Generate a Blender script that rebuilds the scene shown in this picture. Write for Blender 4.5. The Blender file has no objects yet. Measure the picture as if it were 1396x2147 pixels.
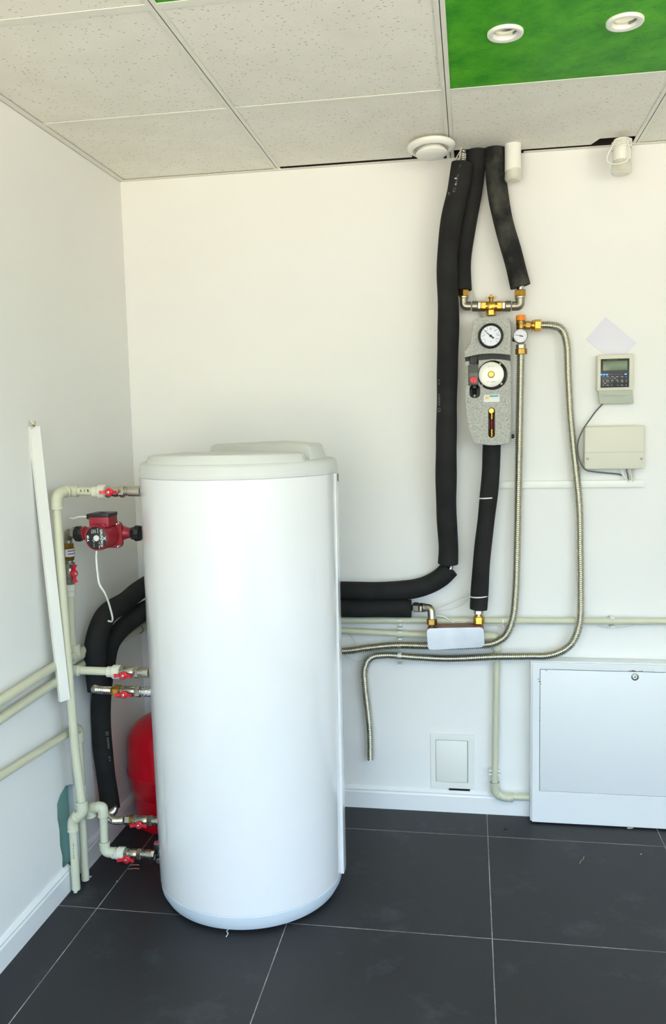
import bpy, bmesh, math, random
from mathutils import Vector, Matrix
random.seed(7)
sc = bpy.context.scene
COL = sc.collection
V = Vector
PI = math.pi

# ------------------------------------------------------------------ camera
CAM = V((1.24938, -2.98998, 1.43574)); YAW, PITCH, ROLL, FPX = -0.16338, -0.10600, -0.02145, 1754.54
cy_, sy_, cp_, sp_ = math.cos(YAW), math.sin(YAW), math.cos(PITCH), math.sin(PITCH)
FW = V((sy_*cp_, cy_*cp_, sp_)); R0 = V((cy_, -sy_, 0)); U0 = R0.cross(FW)
RT = math.cos(ROLL)*R0 + math.sin(ROLL)*U0; UP = -math.sin(ROLL)*R0 + math.cos(ROLL)*U0
cd = bpy.data.cameras.new('camera'); cam = bpy.data.objects.new('camera', cd); COL.objects.link(cam)
cd.sensor_fit = 'VERTICAL'; cd.sensor_height = 36.0; cd.lens = FPX/2147*36.0
cd.clip_start = 0.05; cd.clip_end = 60
m = Matrix((RT, UP, -FW)).transposed().to_4x4(); m.translation = CAM; cam.matrix_world = m
sc.camera = cam

# ------------------------------------------------------------------ world, light, exposure
sc.view_settings.view_transform = 'Standard'; sc.view_settings.look = 'None'
sc.view_settings.gamma = 1.0; sc.view_settings.use_curve_mapping = False
sc.view_settings.exposure = 0.0
w = bpy.data.worlds.new('daylight'); sc.world = w; w.use_nodes = True
nt = w.node_tree; nt.nodes.clear()
o_ = nt.nodes.new('ShaderNodeOutputWorld'); bg = nt.nodes.new('ShaderNodeBackground')
tc = nt.nodes.new('ShaderNodeTexCoord'); sx = nt.nodes.new('ShaderNodeSeparateXYZ'); rp = nt.nodes.new('ShaderNodeValToRGB')
mp = nt.nodes.new('ShaderNodeMath'); mp.operation = 'MULTIPLY_ADD'; mp.inputs[1].default_value = .5; mp.inputs[2].default_value = .5
nt.links.new(tc.outputs['Generated'], sx.inputs[0]); nt.links.new(sx.outputs['Z'], mp.inputs[0]); nt.links.new(mp.outputs[0], rp.inputs[0])
e = rp.color_ramp.elements
RAMP = [(.25, (2.95, 2.57, 1.88)), (.42, (1.40, 1.25, .98)), (.50, (.60, .62, .60)), (.57, (.50, .74, .95)), (.75, (.46, 1.14, 2.25))]   # bright ground, dim skyline, blue sky
e[0].position = RAMP[0][0]; e[0].color = RAMP[0][1]+(1,); e[1].position = RAMP[-1][0]; e[1].color = RAMP[-1][1]+(1,)
for q_, c_ in RAMP[1:-1]: x_ = rp.color_ramp.elements.new(q_); x_.color = c_+(1,)
nt.links.new(rp.outputs[0], bg.inputs[0]); bg.inputs[1].default_value = 6.9
nt.links.new(bg.outputs[0], o_.inputs[0])
ROOM_X, ROOM_Y, ROOF = 3.3, -5.2, 2.75
WIN1 = (.05, 1.4, .05, 2.25)            # front opening x0 x1 z0 z1
WIN2 = (-4.8, -3.4, 1.25, 2.25)          # left opening y0 y1 z0 z1
ADDED_OPEN_R = (-4.7, -2.3, 1.25, 2.25)          # added unseen right opening, lifts left wall and ceiling: y0 y1 z0 z1
ADDED_OPEN_F = (1.7, 3.2, 1.25, 2.25)            # added unseen front opening for more daylight: x0 x1 z0 z1
def portal(loc, rot, sx_, sy2):
    l = bpy.data.lights.new('window_light', 'AREA'); l.shape = 'RECTANGLE'; l.size = sx_; l.size_y = sy2
    l.cycles.is_portal = True
    o = bpy.data.objects.new('window_light', l); COL.objects.link(o); o.location = loc; o.rotation_euler = rot
portal(((WIN1[0]+WIN1[1])/2, ROOM_Y-.05, (WIN1[2]+WIN1[3])/2), (PI/2, 0, 0), WIN1[1]-WIN1[0], WIN1[3]-WIN1[2])
portal((-.05, (WIN2[0]+WIN2[1])/2, (WIN2[2]+WIN2[3])/2), (0, -PI/2, 0), WIN2[3]-WIN2[2], WIN2[1]-WIN2[0])

portal(((ADDED_OPEN_F[0]+ADDED_OPEN_F[1])/2, ROOM_Y-.05, (ADDED_OPEN_F[2]+ADDED_OPEN_F[3])/2), (PI/2, 0, 0), ADDED_OPEN_F[1]-ADDED_OPEN_F[0], ADDED_OPEN_F[3]-ADDED_OPEN_F[2])  # portal of the added front opening
portal((ROOM_X+.05, (ADDED_OPEN_R[0]+ADDED_OPEN_R[1])/2, (ADDED_OPEN_R[2]+ADDED_OPEN_R[3])/2), (0, PI/2, 0), ADDED_OPEN_R[3]-ADDED_OPEN_R[2], ADDED_OPEN_R[1]-ADDED_OPEN_R[0])  # portal of the added right opening
# ------------------------------------------------------------------ measuring helpers (points on real planes of the room)
def ray(px, py): return FW + RT*((px-698)/FPX) - UP*((py-1073.5)/FPX)
def P(px, py, Y=0.0):
    d = ray(px, py); return CAM + d*((Y-CAM.y)/d.y)
def LW(px, py, X=0.0):
    d = ray(px, py); return CAM + d*((X-CAM.x)/d.x)
def FL(px, py, Z=0.0):
    d = ray(px, py); return CAM + d*((Z-CAM.z)/d.z)

# ------------------------------------------------------------------ materials
MATS = {}
def srgb(r, g, b):
    f = lambda c: (c/255/12.92) if c/255 <= .04045 else ((c/255+.055)/1.055)**2.4
    return (f(r), f(g), f(b), 1)
def mat(name, col, rough=.5, metal=0, noise=0, nscale=30, bump=0, bscale=200, spec=.5, coat=0, emit=0, col2=None, trans=0, alpha=1):
    if name in MATS: return MATS[name]
    mt = bpy.data.materials.new(name); mt.use_nodes = True; n = mt.node_tree; b = n.nodes['Principled BSDF']
    b.inputs['Base Color'].default_value = col; b.inputs['Roughness'].default_value = rough; b.inputs['Metallic'].default_value = metal
    b.inputs['Specular IOR Level'].default_value = spec; b.inputs['Coat Weight'].default_value = coat
    if trans: b.inputs['Transmission Weight'].default_value = trans
    if alpha < 1: b.inputs['Alpha'].default_value = alpha
    if emit: b.inputs['Emission Color'].default_value = col; b.inputs['Emission Strength'].default_value = emit
    t = n.nodes.new('ShaderNodeTexCoord')
    if noise or col2:
        ns = n.nodes.new('ShaderNodeTexNoise'); ns.inputs['Scale'].default_value = nscale; ns.inputs['Detail'].default_value = 5
        n.links.new(t.outputs['Object'], ns.inputs['Vector'])
        r = n.nodes.new('ShaderNodeValToRGB'); r.color_ramp.elements[0].position = .35; r.color_ramp.elements[1].position = .68
        c2 = col2 or tuple(min(1, c*(1-noise)) for c in col[:3])+(1,)
        r.color_ramp.elements[0].color = col; r.color_ramp.elements[1].color = c2
        n.links.new(ns.outputs['Fac'], r.inputs[0]); n.links.new(r.outputs[0], b.inputs['Base Color'])
    if bump:
        nb = n.nodes.new('ShaderNodeTexNoise'); nb.inputs['Scale'].default_value = bscale; nb.inputs['Detail'].default_value = 3
        n.links.new(t.outputs['Object'], nb.inputs['Vector'])
        bu = n.nodes.new('ShaderNodeBump'); bu.inputs['Strength'].default_value = bump; bu.inputs['Distance'].default_value = .002
        n.links.new(nb.outputs['Fac'], bu.inputs['Height']); n.links.new(bu.outputs[0], b.inputs['Normal'])
    MATS[name] = mt; return mt
class N:   # tiny node-graph helper
    def __init__(s, mt): s.n = mt.node_tree; s.b = s.n.nodes['Principled BSDF']
    def new(s, t, **k):
        x = s.n.nodes.new(t)
        for a, v in k.items(): setattr(x, a, v)
        return x
    def link(s, a, b): s.n.links.new(a, b)
    def math(s, op, a, b=None, c=None):
        x = s.n.nodes.new('ShaderNodeMath'); x.operation = op
        for i, v in enumerate((a, b, c)):
            if v is None: continue
            if isinstance(v, (int, float)): x.inputs[i].default_value = v
            else: s.link(v, x.inputs[i])
        return x.outputs[0]
    def mix(s, f, a, b):
        x = s.n.nodes.new('ShaderNodeMix'); x.data_type = 'RGBA'
        for i, v in ((0, f), (6, a), (7, b)):
            if isinstance(v, (int, float, tuple)): x.inputs[i].default_value = v
            else: s.link(v, x.inputs[i])
        return x.outputs[2]
    def noise(s, vec, scale, detail=4, rough=.5):
        x = s.n.nodes.new('ShaderNodeTexNoise'); x.inputs['Scale'].default_value = scale; x.inputs['Detail'].default_value = detail
        x.inputs['Roughness'].default_value = rough; s.link(vec, x.inputs['Vector']); return x.outputs['Fac']
    def ramp(s, f, p0, c0, p1, c1):
        x = s.n.nodes.new('ShaderNodeValToRGB'); e = x.color_ramp.elements
        e[0].position = p0; e[0].color = c0; e[1].position = p1; e[1].color = c1; s.link(f, x.inputs[0]); return x.outputs[0]
    def vor(s, vec, scl, rot):
        mpn = s.n.nodes.new('ShaderNodeMapping'); mpn.inputs['Rotation'].default_value = (0, 0, rot); mpn.inputs['Scale'].default_value = scl
        s.link(vec, mpn.inputs['Vector']); x = s.n.nodes.new('ShaderNodeTexVoronoi'); x.inputs['Scale'].default_value = 1
        s.link(mpn.outputs[0], x.inputs['Vector']); return x.outputs['Distance']
    def bump(s, h, strength, dist=.001):
        x = s.n.nodes.new('ShaderNodeBump'); x.inputs['Strength'].default_value = strength; x.inputs['Distance'].default_value = dist
        s.link(h, x.inputs['Height']); s.link(x.outputs[0], s.b.inputs['Normal'])
GR = (0.137739, -0.180060, 0.583763)
def floor_material():
    mt = mat('dark_floor_tiles', (.03, .03, .03, 1)); g = N(mt)
    t = g.new('ShaderNodeTexCoord').outputs['Object']; s = g.new('ShaderNodeSeparateXYZ'); g.link(t, s.inputs[0])
    def line(c, off):
        a = g.math('SUBTRACT', c, off); a = g.math('DIVIDE', a, GR[2]); fr = g.math('FRACT', g.math('ADD', a, 50.5))
        d = g.math('MULTIPLY', g.math('ABSOLUTE', g.math('SUBTRACT', fr, .5)), GR[2]); return d
    d = g.math('MINIMUM', line(s.outputs[0], GR[0]), line(s.outputs[1], GR[1]))
    wob = g.noise(t, 60, 3)
    mask = g.math('LESS_THAN', d, g.math('MULTIPLY_ADD', wob, .0016, .0004))
    big = g.noise(t, 2.2, 6, .6); fine = g.noise(t, 45, 4)
    tile = g.ramp(big, .35, srgb(42, 42, 44), .75, srgb(51, 52, 54))
    tile = g.mix(g.math('MULTIPLY', g.ramp(g.noise(t, 5.5, 8, .7), .56, (0, 0, 0, 1), .80, (1, 1, 1, 1)), .45), tile, srgb(96, 104, 108))
    tile = g.mix(g.math('MULTIPLY', fine, .25), tile, srgb(34, 35, 38))
    grout = g.ramp(g.noise(t, 6, 3), .3, srgb(120, 118, 112), .7, srgb(190, 186, 178))
    g.link(g.mix(mask, tile, grout), g.b.inputs['Base Color'])
    g.link(g.math('MULTIPLY_ADD', big, .25, .36), g.b.inputs['Roughness'])
    g.b.inputs['Specular IOR Level'].default_value = .28
    g.bump(g.math('ADD', g.math('MULTIPLY', mask, -1), g.math('MULTIPLY', fine, .25)), .35, .001)
    return mt
def ceiling_material(name, green=False):
    mt = mat(name, (.8, .8, .8, 1), .9); g = N(mt)
    t = g.new('ShaderNodeTexCoord').outputs['Object']
    nv = g.new('ShaderNodeTexNoise'); nv.inputs['Scale'].default_value = 25; g.link(t, nv.inputs['Vector'])
    vv = g.new('ShaderNodeVectorMath', operation='MULTIPLY_ADD'); g.link(nv.outputs['Color'], vv.inputs[0]); vv.inputs[1].default_value = (.012, .012, 0); g.link(t, vv.inputs[2])
    tv = vv.outputs[0]
    a = g.math('LESS_THAN', g.vor(tv, (36, 88, 1), .5), .135)
    b = g.math('LESS_THAN', g.vor(tv, (92, 40, 1), .2), .12)
    c = g.math('LESS_THAN', g.vor(tv, (120, 130, 1), 1.), .10)
    mk = g.math('MAXIMUM', g.math('MAXIMUM', a, b), c)
    if not green:
        base = g.ramp(g.noise(t, 8, 5), .3, srgb(240, 238, 226), .7, srgb(247, 245, 234))
        g.link(g.mix(g.math('MULTIPLY', mk, .62), base, srgb(140, 136, 112)), g.b.inputs['Base Color'])
    else:
        base = g.ramp(g.noise(t, 9, 6, .65), .33, srgb(30, 140, 6), .68, srgb(84, 184, 26))
        base = g.mix(g.math('MULTIPLY', g.ramp(g.noise(t, 26, 5), .5, (0, 0, 0, 1), .8, (1, 1, 1, 1)), .4), base, srgb(28, 118, 12))
        g.link(g.mix(g.math('MULTIPLY', mk, .45), base, srgb(22, 84, 14)), g.b.inputs['Base Color'])
        g.b.inputs['Roughness'].default_value = .5; g.b.inputs['Specular IOR Level'].default_value = .2
    g.bump(g.math('ADD', g.math('MULTIPLY', mk, -1), g.math('MULTIPLY', g.noise(t, 160, 2), .5)), .6 if not green else .9, .0012)
    return mt
def wall_material():
    mt = mat('white_painted_wall', (.8, .8, .8, 1), .75); g = N(mt)
    t = g.new('ShaderNodeTexCoord').outputs['Object']
    g.link(g.ramp(g.noise(t, 1.3, 4), .3, srgb(236, 236, 231), .7, srgb(240, 240, 236)), g.b.inputs['Base Color'])
    g.bump(g.noise(t, 55, 5), .10, .001); g.b.inputs['Specular IOR Level'].default_value = .25
    return mt
def epp_material():
    mt = mat('speckled_grey_foam', (.3, .3, .3, 1), .8); g = N(mt)
    t = g.new('ShaderNodeTexCoord').outputs['Object']
    x = g.new('ShaderNodeTexVoronoi'); x.inputs['Scale'].default_value = 620; g.link(t, x.inputs['Vector'])
    s = g.new('ShaderNodeSeparateColor'); g.link(x.outputs['Color'], s.inputs[0])
    base = g.ramp(s.outputs[0], .1, srgb(158, 160, 151), .9, srgb(198, 199, 190))
    g.link(g.mix(g.math('MULTIPLY', g.math('LESS_THAN', s.outputs[1], .09), .6), base, srgb(84, 84, 78)), g.b.inputs['Base Color'])
    g.bump(x.outputs['Distance'], .5, .0008); return mt
def foam_material(name, dusty):
    mt = mat(name, (.02, .02, .02, 1), .85); g = N(mt)
    t = g.new('ShaderNodeTexCoord').outputs['Object']
    base = g.ramp(g.noise(t, 12, 5), .3, srgb(27, 27, 27), .75, srgb(40, 40, 39))
    if dusty: base = g.mix(g.math('MULTIPLY', g.ramp(g.noise(t, 11, 7, .6), .45, (0, 0, 0, 1), .80, (1, 1, 1, 1)), .55), base, srgb(112, 112, 100))
    g.link(base, g.b.inputs['Base Color']); g.b.inputs['Specular IOR Level'].default_value = .3
    g.bump(g.noise(t, 300, 2), .15, .0006); return mt
FLOOR = floor_material(); CEIL = ceiling_material('mineral_ceiling_tile'); GREEN = ceiling_material('green_painted_tile', True)
WALL = wall_material(); EPP = epp_material(); FOAM = foam_material('black_foam', False); FOAMD = foam_material('dusty_black_foam', True)
GRID = mat('ceiling_grid_paint', srgb(236, 236, 224), .5); DARK = mat('ceiling_void_dark', srgb(40, 36, 30), .9)  # DARK puts the shade of the ceiling void into the colour
BASE = mat('white_skirting', srgb(238, 240, 238), .35)
TANK = mat('glossy_white_jacket', srgb(233, 234, 233), .16, coat=.6, spec=.5, bump=.02, bscale=4)
LID = mat('pale_grey_lid', srgb(210, 213, 209), .45, bump=.1, bscale=700); LIDG = mat('lid_gap', srgb(90, 92, 84), .7)
RING = mat('white_base_ring', srgb(214, 224, 230), .4); PLINTH = mat('dark_blue_foot', srgb(30, 40, 66), .6)
STEEL = mat('corrugated_steel', srgb(205, 203, 190), .24, 1); NICK = mat('nickel', srgb(196, 192, 176), .28, 1, noise=.15)
NICKD = mat('dull_nickel', srgb(168, 164, 148), .38, 1, noise=.2)
BRASS = mat('brass', srgb(214, 166, 78), .28, 1, noise=.25, nscale=60); BRASSD = mat('aged_brass', srgb(170, 136, 72), .36, 1, noise=.3, nscale=60)
PPR = mat('grey_green_pipe', srgb(208, 209, 182), .36, noise=.05, nscale=10); PPRW = mat('pale_pipe_fitting', srgb(216, 217, 198), .36)
RED = mat('red_handle', srgb(214, 24, 44), .35); PUMPR = mat('pump_red', srgb(150, 28, 44), .38, bump=.12, bscale=500)
VESR = mat('vessel_red', srgb(205, 12, 34), .3, coat=.3)
BLACK = mat('black_plastic', srgb(26, 27, 28), .4); BLACKG = mat('dark_grey_green_plastic', srgb(70, 76, 70), .5)
RUBB = mat('black_nut', srgb(18, 18, 19), .45); WP = mat('white_plastic', srgb(238, 238, 230), .3)
CLEAR = mat('cloudy_film', srgb(240, 238, 222), .25, alpha=.5); CREAM = mat('cream_plastic', srgb(216, 214, 194), .45)
WCAB = mat('white_cable', srgb(236, 236, 226), .4); GCAB = mat('grey_cable', srgb(92, 96, 90), .5); PCAB = mat('pale_sensor_cable', srgb(206, 204, 184), .4)
CABI = mat('cabinet_enamel', srgb(232, 236, 236), .35); RUST = mat('chipped_paint', srgb(130, 104, 92), .8)
PAPER = mat('white_paper', srgb(226, 224, 235), .7); INK = mat('black_ink', srgb(24, 24, 26), .6); GREYINK = mat('grey_print', srgb(120, 122, 116), .7)
WHITEP = mat('white_print', srgb(225, 228, 222), .6); ORANGE = mat('orange_cap', srgb(245, 140, 30), .4)
LCD = mat('grey_green_lcd', srgb(104, 122, 92), .25); LED = mat('blue_led', (.03, .12, 1, 1), .3, emit=7); GYPG = mat('green_gypsum_board', srgb(146, 196, 188), .9, noise=.12, nscale=12)
GYP = mat('broken_plaster', srgb(222, 226, 222), .9, bump=.6, bscale=120); MUD = mat('brown_foam_filler', srgb(128, 112, 66), .9, bump=.8, bscale=90)
COPPER = mat('copper_brazing', srgb(150, 110, 90), .4, 1); PLATE = mat('brushed_plate', srgb(226, 230, 230), .33, 1, noise=.12, nscale=14)
GLASSR = mat('red_float', srgb(165, 30, 34), .25); TEAL = mat('teal_print', srgb(70, 170, 175), .5); SAND = mat('amber_print', srgb(240, 190, 110), .5)
PINK = mat('pink_tint_print', srgb(120, 20, 30), .5); MIRR = mat('lamp_reflector', srgb(230, 230, 215), .12, 1); DIAL = mat('dial_white', srgb(226, 230, 238), .35)
SILV = mat('silver_disc', srgb(232, 230, 218), .35, .15)

# ------------------------------------------------------------------ mesh helpers
def finish(name, bm, mt, parent=None, smooth=True, angle=40, bevel=0):
    bmesh.ops.recalc_face_normals(bm, faces=bm.faces)
    org = parent.matrix_world.translation.copy() if parent else V((0, 0, 0))
    if parent:
        org = V((0, 0, 0)); q = parent
        while q: org += q.location; q = q.parent
        bmesh.ops.translate(bm, verts=bm.verts, vec=-org)
    me = bpy.data.meshes.new(name); bm.to_mesh(me); bm.free()
    o = bpy.data.objects.new(name, me); COL.objects.link(o); o.parent = parent
    for x in (mt if isinstance(mt, (list, tuple)) else [mt]): me.materials.append(x)
    if smooth:
        for p in me.polygons: p.use_smooth = True
        me.set_sharp_from_angle(angle=math.radians(angle))
    if bevel:
        b = o.modifiers.new('bevel', 'BEVEL'); b.width = bevel; b.segments = 3; b.limit_method = 'ANGLE'; b.angle_limit = math.radians(40)
    return o
def frame(d):
    d = d.normalized(); a = V((0, 0, 1)) if abs(d.z) < .9 else V((0, 1, 0))
    u = d.cross(a).normalized(); return u, u.cross(d).normalized(), d
def lathe(bm, p, d, prof, seg=28, rot=0, cap=True):
    p = V(p); u, v, d = frame(V(d)); rings = []
    for t, r in prof:
        c = p+d*t
        rings.append([bm.verts.new(c+(u*math.cos(a)+v*math.sin(a))*max(r, 1e-5)) for a in [rot+2*PI*i/seg for i in range(seg)]])
    for a, b in zip(rings, rings[1:]):
        for i in range(seg): bm.faces.new((a[i], a[(i+1) % seg], b[(i+1) % seg], b[i]))
    if cap: bm.faces.new(rings[0][::-1]); bm.faces.new(rings[-1])
    return bm
def cyl(bm, a, b, r, seg=28, bev=None, rot=0, cap=True):
    a, b = V(a), V(b); L = (b-a).length; e = min(bev if bev is not None else r*.08, L*.3)
    return lathe(bm, a, b-a, [(0, r-e), (e, r), (L-e, r), (L, r-e)], seg, rot, cap)
def hexnut(bm, a, b, r, rot=0): return cyl(bm, a, b, r, 6, r*.10, rot)
def spline(pts, step=.01):
    pts = [V(p) for p in pts]; q = [pts[0]*2-pts[1]]+pts+[pts[-1]*2-pts[-2]]; out = []
    for i in range(1, len(q)-2):
        p0, p1, p2, p3 = q[i-1:i+3]; n = max(2, int((p2-p1).length/step))
        # centripetal Catmull-Rom
        t1 = max((p1-p0).length, 1e-6)**.5; t2 = t1+max((p2-p1).length, 1e-6)**.5; t3 = t2+max((p3-p2).length, 1e-6)**.5
        for k in range(n):
            t = t1+(t2-t1)*k/n
            A1 = p0*((t1-t)/t1)+p1*(t/t1); A2 = p1*((t2-t)/(t2-t1))+p2*((t-t1)/(t2-t1)); A3 = p2*((t3-t)/(t3-t2))+p3*((t-t2)/(t3-t2))
            B1 = A1*((t2-t)/t2)+A2*(t/t2); B2 = A2*((t3-t)/(t3-t1))+A3*((t-t1)/(t3-t1))
            out.append(B1*((t2-t)/(t2-t1))+B2*((t-t1)/(t2-t1)))
    out.append(pts[-1]); return out
def fillet(pts, rad, n=8):
    pts = [V(p) for p in pts]; out = [pts[0]]
    for a, b, c in zip(pts, pts[1:], pts[2:]):
        d1 = (a-b); d2 = (c-b); k = min(rad, d1.length*.49, d2.length*.49); s = b+d1.normalized()*k; e = b+d2.normalized()*k
        for i in range(n+1):
            t = i/n; out.append(s*(1-t)**2+b*2*t*(1-t)+e*t*t)
    out.append(pts[-1]); return out
def sweep(bm, pts, r, seg=20, cap=True, flat=1.0):
    pts = [V(p) for p in pts]; rf = r if callable(r) else (lambda s: r)
    tan = []
    for i in range(len(pts)):
        a = pts[max(0, i-1)]; b = pts[min(len(pts)-1, i+1)]; tan.append((b-a).normalized())
    u, v, _ = frame(tan[0]); rings = []; s = 0
    for i, (p, t) in enumerate(zip(pts, tan)):
        if i: s += (p-pts[i-1]).length
        u = (u-t*u.dot(t)).normalized(); v = t.cross(u); rr = rf(s)
        rings.append([bm.verts.new(p+(u*math.cos(2*PI*k/seg)+v*math.sin(2*PI*k/seg)*flat)*rr) for k in range(seg)])
    for a, b in zip(rings, rings[1:]):
        for k in range(seg): bm.faces.new((a[k], a[(k+1) % seg], b[(k+1) % seg], b[k]))
    if cap: bm.faces.new(rings[0][::-1]); bm.faces.new(rings[-1])
    return bm
def corr(bm, pts, r, pitch=.0070, seg=18):
    L = sum((b-a).length for a, b in zip(pts, pts[1:])); n = max(2, int(L/(pitch/5)))
    # resample evenly
    out = []; acc = 0; i = 0; seglen = (pts[1]-pts[0]).length
    for k in range(n+1):
        t = L*k/n
        while i < len(pts)-2 and acc+(pts[i+1]-pts[i]).length < t: acc += (pts[i+1]-pts[i]).length; i += 1
        sl = (pts[i+1]-pts[i]).length or 1e-9; out.append(pts[i].lerp(pts[i+1], min(1, (t-acc)/sl)))
    return sweep(bm, out, lambda s: r*(.90+.13*math.cos(2*PI*s/pitch)), seg)
def box(bm, lo, hi, bev=0, seg=2):
    lo, hi = V(lo), V(hi); r = bmesh.ops.create_cube(bm, size=1)
    for v in r['verts']: v.co = V(((lo.x+hi.x)/2+v.co.x*(hi.x-lo.x), (lo.y+hi.y)/2+v.co.y*(hi.y-lo.y), (lo.z+hi.z)/2+v.co.z*(hi.z-lo.z)))
    if bev:
        es = list({e for v in r['verts'] for e in v.link_edges}); bmesh.ops.bevel(bm, geom=es, offset=bev, segments=seg, affect='EDGES', profile=.5)
    return bm
def quadbox(bm, pts, depth):          # pts: 4+ coplanar points, extruded along depth vector
    a = [bm.verts.new(V(p)) for p in pts]; b = [bm.verts.new(V(p)+V(depth)) for p in pts]; n = len(a)
    bm.faces.new(a); bm.faces.new(b[::-1])
    for i in range(n): bm.faces.new((a[i], a[(i+1) % n], b[(i+1) % n], b[i]))
    return bm
def plate(bm, outline, holes, ax, d0, d1):
    """outline/holes: lists of 3-D points in one plane; extruded from d0 to d1 on axis ax"""
    fe = []
    for loop in [outline]+holes:
        vs = []
        for p in loop:
            p = V(p).copy(); p[ax] = d0; vs.append(bm.verts.new(p))
        fe += [bm.edges.new((vs[i], vs[(i+1) % len(vs)])) for i in range(len(vs))]
    r = bmesh.ops.triangle_fill(bm, use_beauty=True, use_dissolve=False, edges=fe)
    fs = [f for f in r['geom'] if isinstance(f, bmesh.types.BMFace)]
    x = bmesh.ops.extrude_face_region(bm, geom=fs)
    for v in x['geom']:
        if isinstance(v, bmesh.types.BMVert): v.co[ax] = d1
    return bm
def circ(c, r, n=40, ax=1, a0=0, a1=2*PI):
    c = V(c); out = []
    for i in range(n):
        a = a0+(a1-a0)*i/n
        d = V((math.cos(a), 0, math.sin(a))) if ax == 1 else (V((math.cos(a), math.sin(a), 0)) if ax == 2 else V((0, math.cos(a), math.sin(a))))
        out.append(c+d*r)
    return out
def rrect(p0, p1, r, n=6):            # rounded rectangle in an XZ plane between two corners
    x0, x1 = sorted((p0.x, p1.x)); z0, z1 = sorted((p0.z, p1.z)); y = p0.y; out = []
    for cx, cz, a in ((x1-r, z1-r, 0), (x0+r, z1-r, PI/2), (x0+r, z0+r, PI), (x1-r, z0+r, 1.5*PI)):
        for i in range(n+1):
            t = a+PI/2*i/n; out.append(V((cx+r*math.cos(t), y, cz+r*math.sin(t))))
    return out
def thing(name, label, cat, loc, group=None):
    o = bpy.data.objects.new(name, None); COL.objects.link(o); o.location = V(loc); o.empty_display_size = .05
    o['label'] = label; o['category'] = cat
    if group: o['group'] = group
    return o
def tag(o, label, cat, group=None, kind=None):
    o['label'] = label; o['category'] = cat
    if group: o['group'] = group
    if kind: o['kind'] = kind
    return o
def rebase(o, loc):                   # move a single-mesh thing's origin
    loc = V(loc); o.data.transform(Matrix.Translation(-loc)); o.location = loc; return o
def struct(name, bm, mt, **k):
    o = finish(name, bm, mt, **k); o['kind'] = 'structure'; return o
def text(name, s, size, loc, right, up, mt, parent, depth=.0003, bold=0, align='CENTER', wrap=None):
    cu = bpy.data.curves.new('t', 'FONT'); cu.body = s; cu.size = size; cu.extrude = depth; cu.align_x = align; cu.align_y = 'CENTER'; cu.offset = bold
    ob = bpy.data.objects.new('t', cu); COL.objects.link(ob)
    me = bpy.data.meshes.new_from_object(ob); bpy.data.objects.remove(ob)
    right, up = V(right).normalized(), V(up).normalized(); nrm = right.cross(up); mx = Matrix((right, up, nrm)).transposed().to_4x4(); mx.translation = V(loc)
    me.transform(mx); org = V((0, 0, 0)); q = parent
    while q: org += q.location; q = q.parent
    me.transform(Matrix.Translation(-org)); me.name = name
    o = bpy.data.objects.new(name, me); COL.objects.link(o); o.parent = parent; me.materials.clear(); me.materials.append(mt); return o
B = bmesh.new
X, Y_, Z = V((1, 0, 0)), V((0, 1, 0)), V((0, 0, 1))
FR = V((0, -1, 0))                    # towards the room from the back wall

# ------------------------------------------------------------------ room shell
H = 2.32318; GA, GB, T6 = .588348, .588415, .6
bm = B(); box(bm, (-.15, ROOM_Y-.2, -.12), (ROOM_X+.1, .15, 0)); struct('floor', bm, FLOOR, smooth=False)
bm = B(); box(bm, (-.15, 0, 0), (ROOM_X+.1, .15, ROOF)); struct('wall_back', bm, WALL, smooth=False)
# left wall: board with a broken-out hole near the floor, unseen opening further back
hole_px = [(123,1676),(131,1661),(147,1648),(158,1660),(165,1700),(172,1760),(185,1800),(190,1826)]
hp = [LW(x, y, 0) for x, y in hole_px]
hole = [V((0, -.712, .296)), V((0, -.69, .315)), V((0, -.655, .328)), V((0, -.62, .318)), V((0, -.585, .30)), V((0, -.580, .16)), V((0, -.583, .001)),
        V((0, -.668, .001)), V((0, -.672, .035)), V((0, -.69, .05)), V((0, -.684, .062)), V((0, -.702, .09)), V((0, -.698, .12)), V((0, -.709, .16)), V((0, -.707, .21)), V((0, -.715, .25))]
bm = B()
outl = [V((0, 0.0, 0)), V((0, 0.0, ROOF)), V((0, ROOM_Y, ROOF)), V((0, ROOM_Y, 0)), V((0, -.6705, 0)), hole[8]*1] 
# build as outline that walks round the hole (the hole reaches the floor)
outl = [V((0, 0, 0)), V((0, 0, ROOF)), V((0, ROOM_Y, ROOF)), V((0, ROOM_Y, 0)), V((0, -.668, 0))] + [hole[8], hole[9], hole[10], hole[11], hole[12], hole[13], hole[14], hole[15], hole[0], hole[1], hole[2], hole[3], hole[4], hole[5], V((0, -.583, 0))]
wn = [V((0, WIN2[0], WIN2[2])), V((0, WIN2[1], WIN2[2])), V((0, WIN2[1], WIN2[3])), V((0, WIN2[0], WIN2[3]))]
plate(bm, outl, [wn], 0, 0, -.0125)
WL = struct('wall_left', bm, WALL, smooth=False)
bm = B(); plate(bm, [V((0, .15, -.1)), V((0, .15, ROOF)), V((0, ROOM_Y, ROOF)), V((0, ROOM_Y, -.1))], [[v*1 for v in wn]], 0, -.034, -.15)
o = finish('gypsum_backing', bm, GYPG, WL, smooth=False); o['label'] = 'green moisture board behind the hole'
bm = B()
box(bm, (-.034, -.575, 0), (-.0126, -.53, .36))
finish('hole_edge_stud', bm, GYP, WL, smooth=False)
bm = B(); box(bm, (-.036, -.665, 0), (-.008, -.585, .045), .008)
o = finish('filler_foam', bm, MUD, WL); o['label'] = 'brown foam filler inside the hole'
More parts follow.
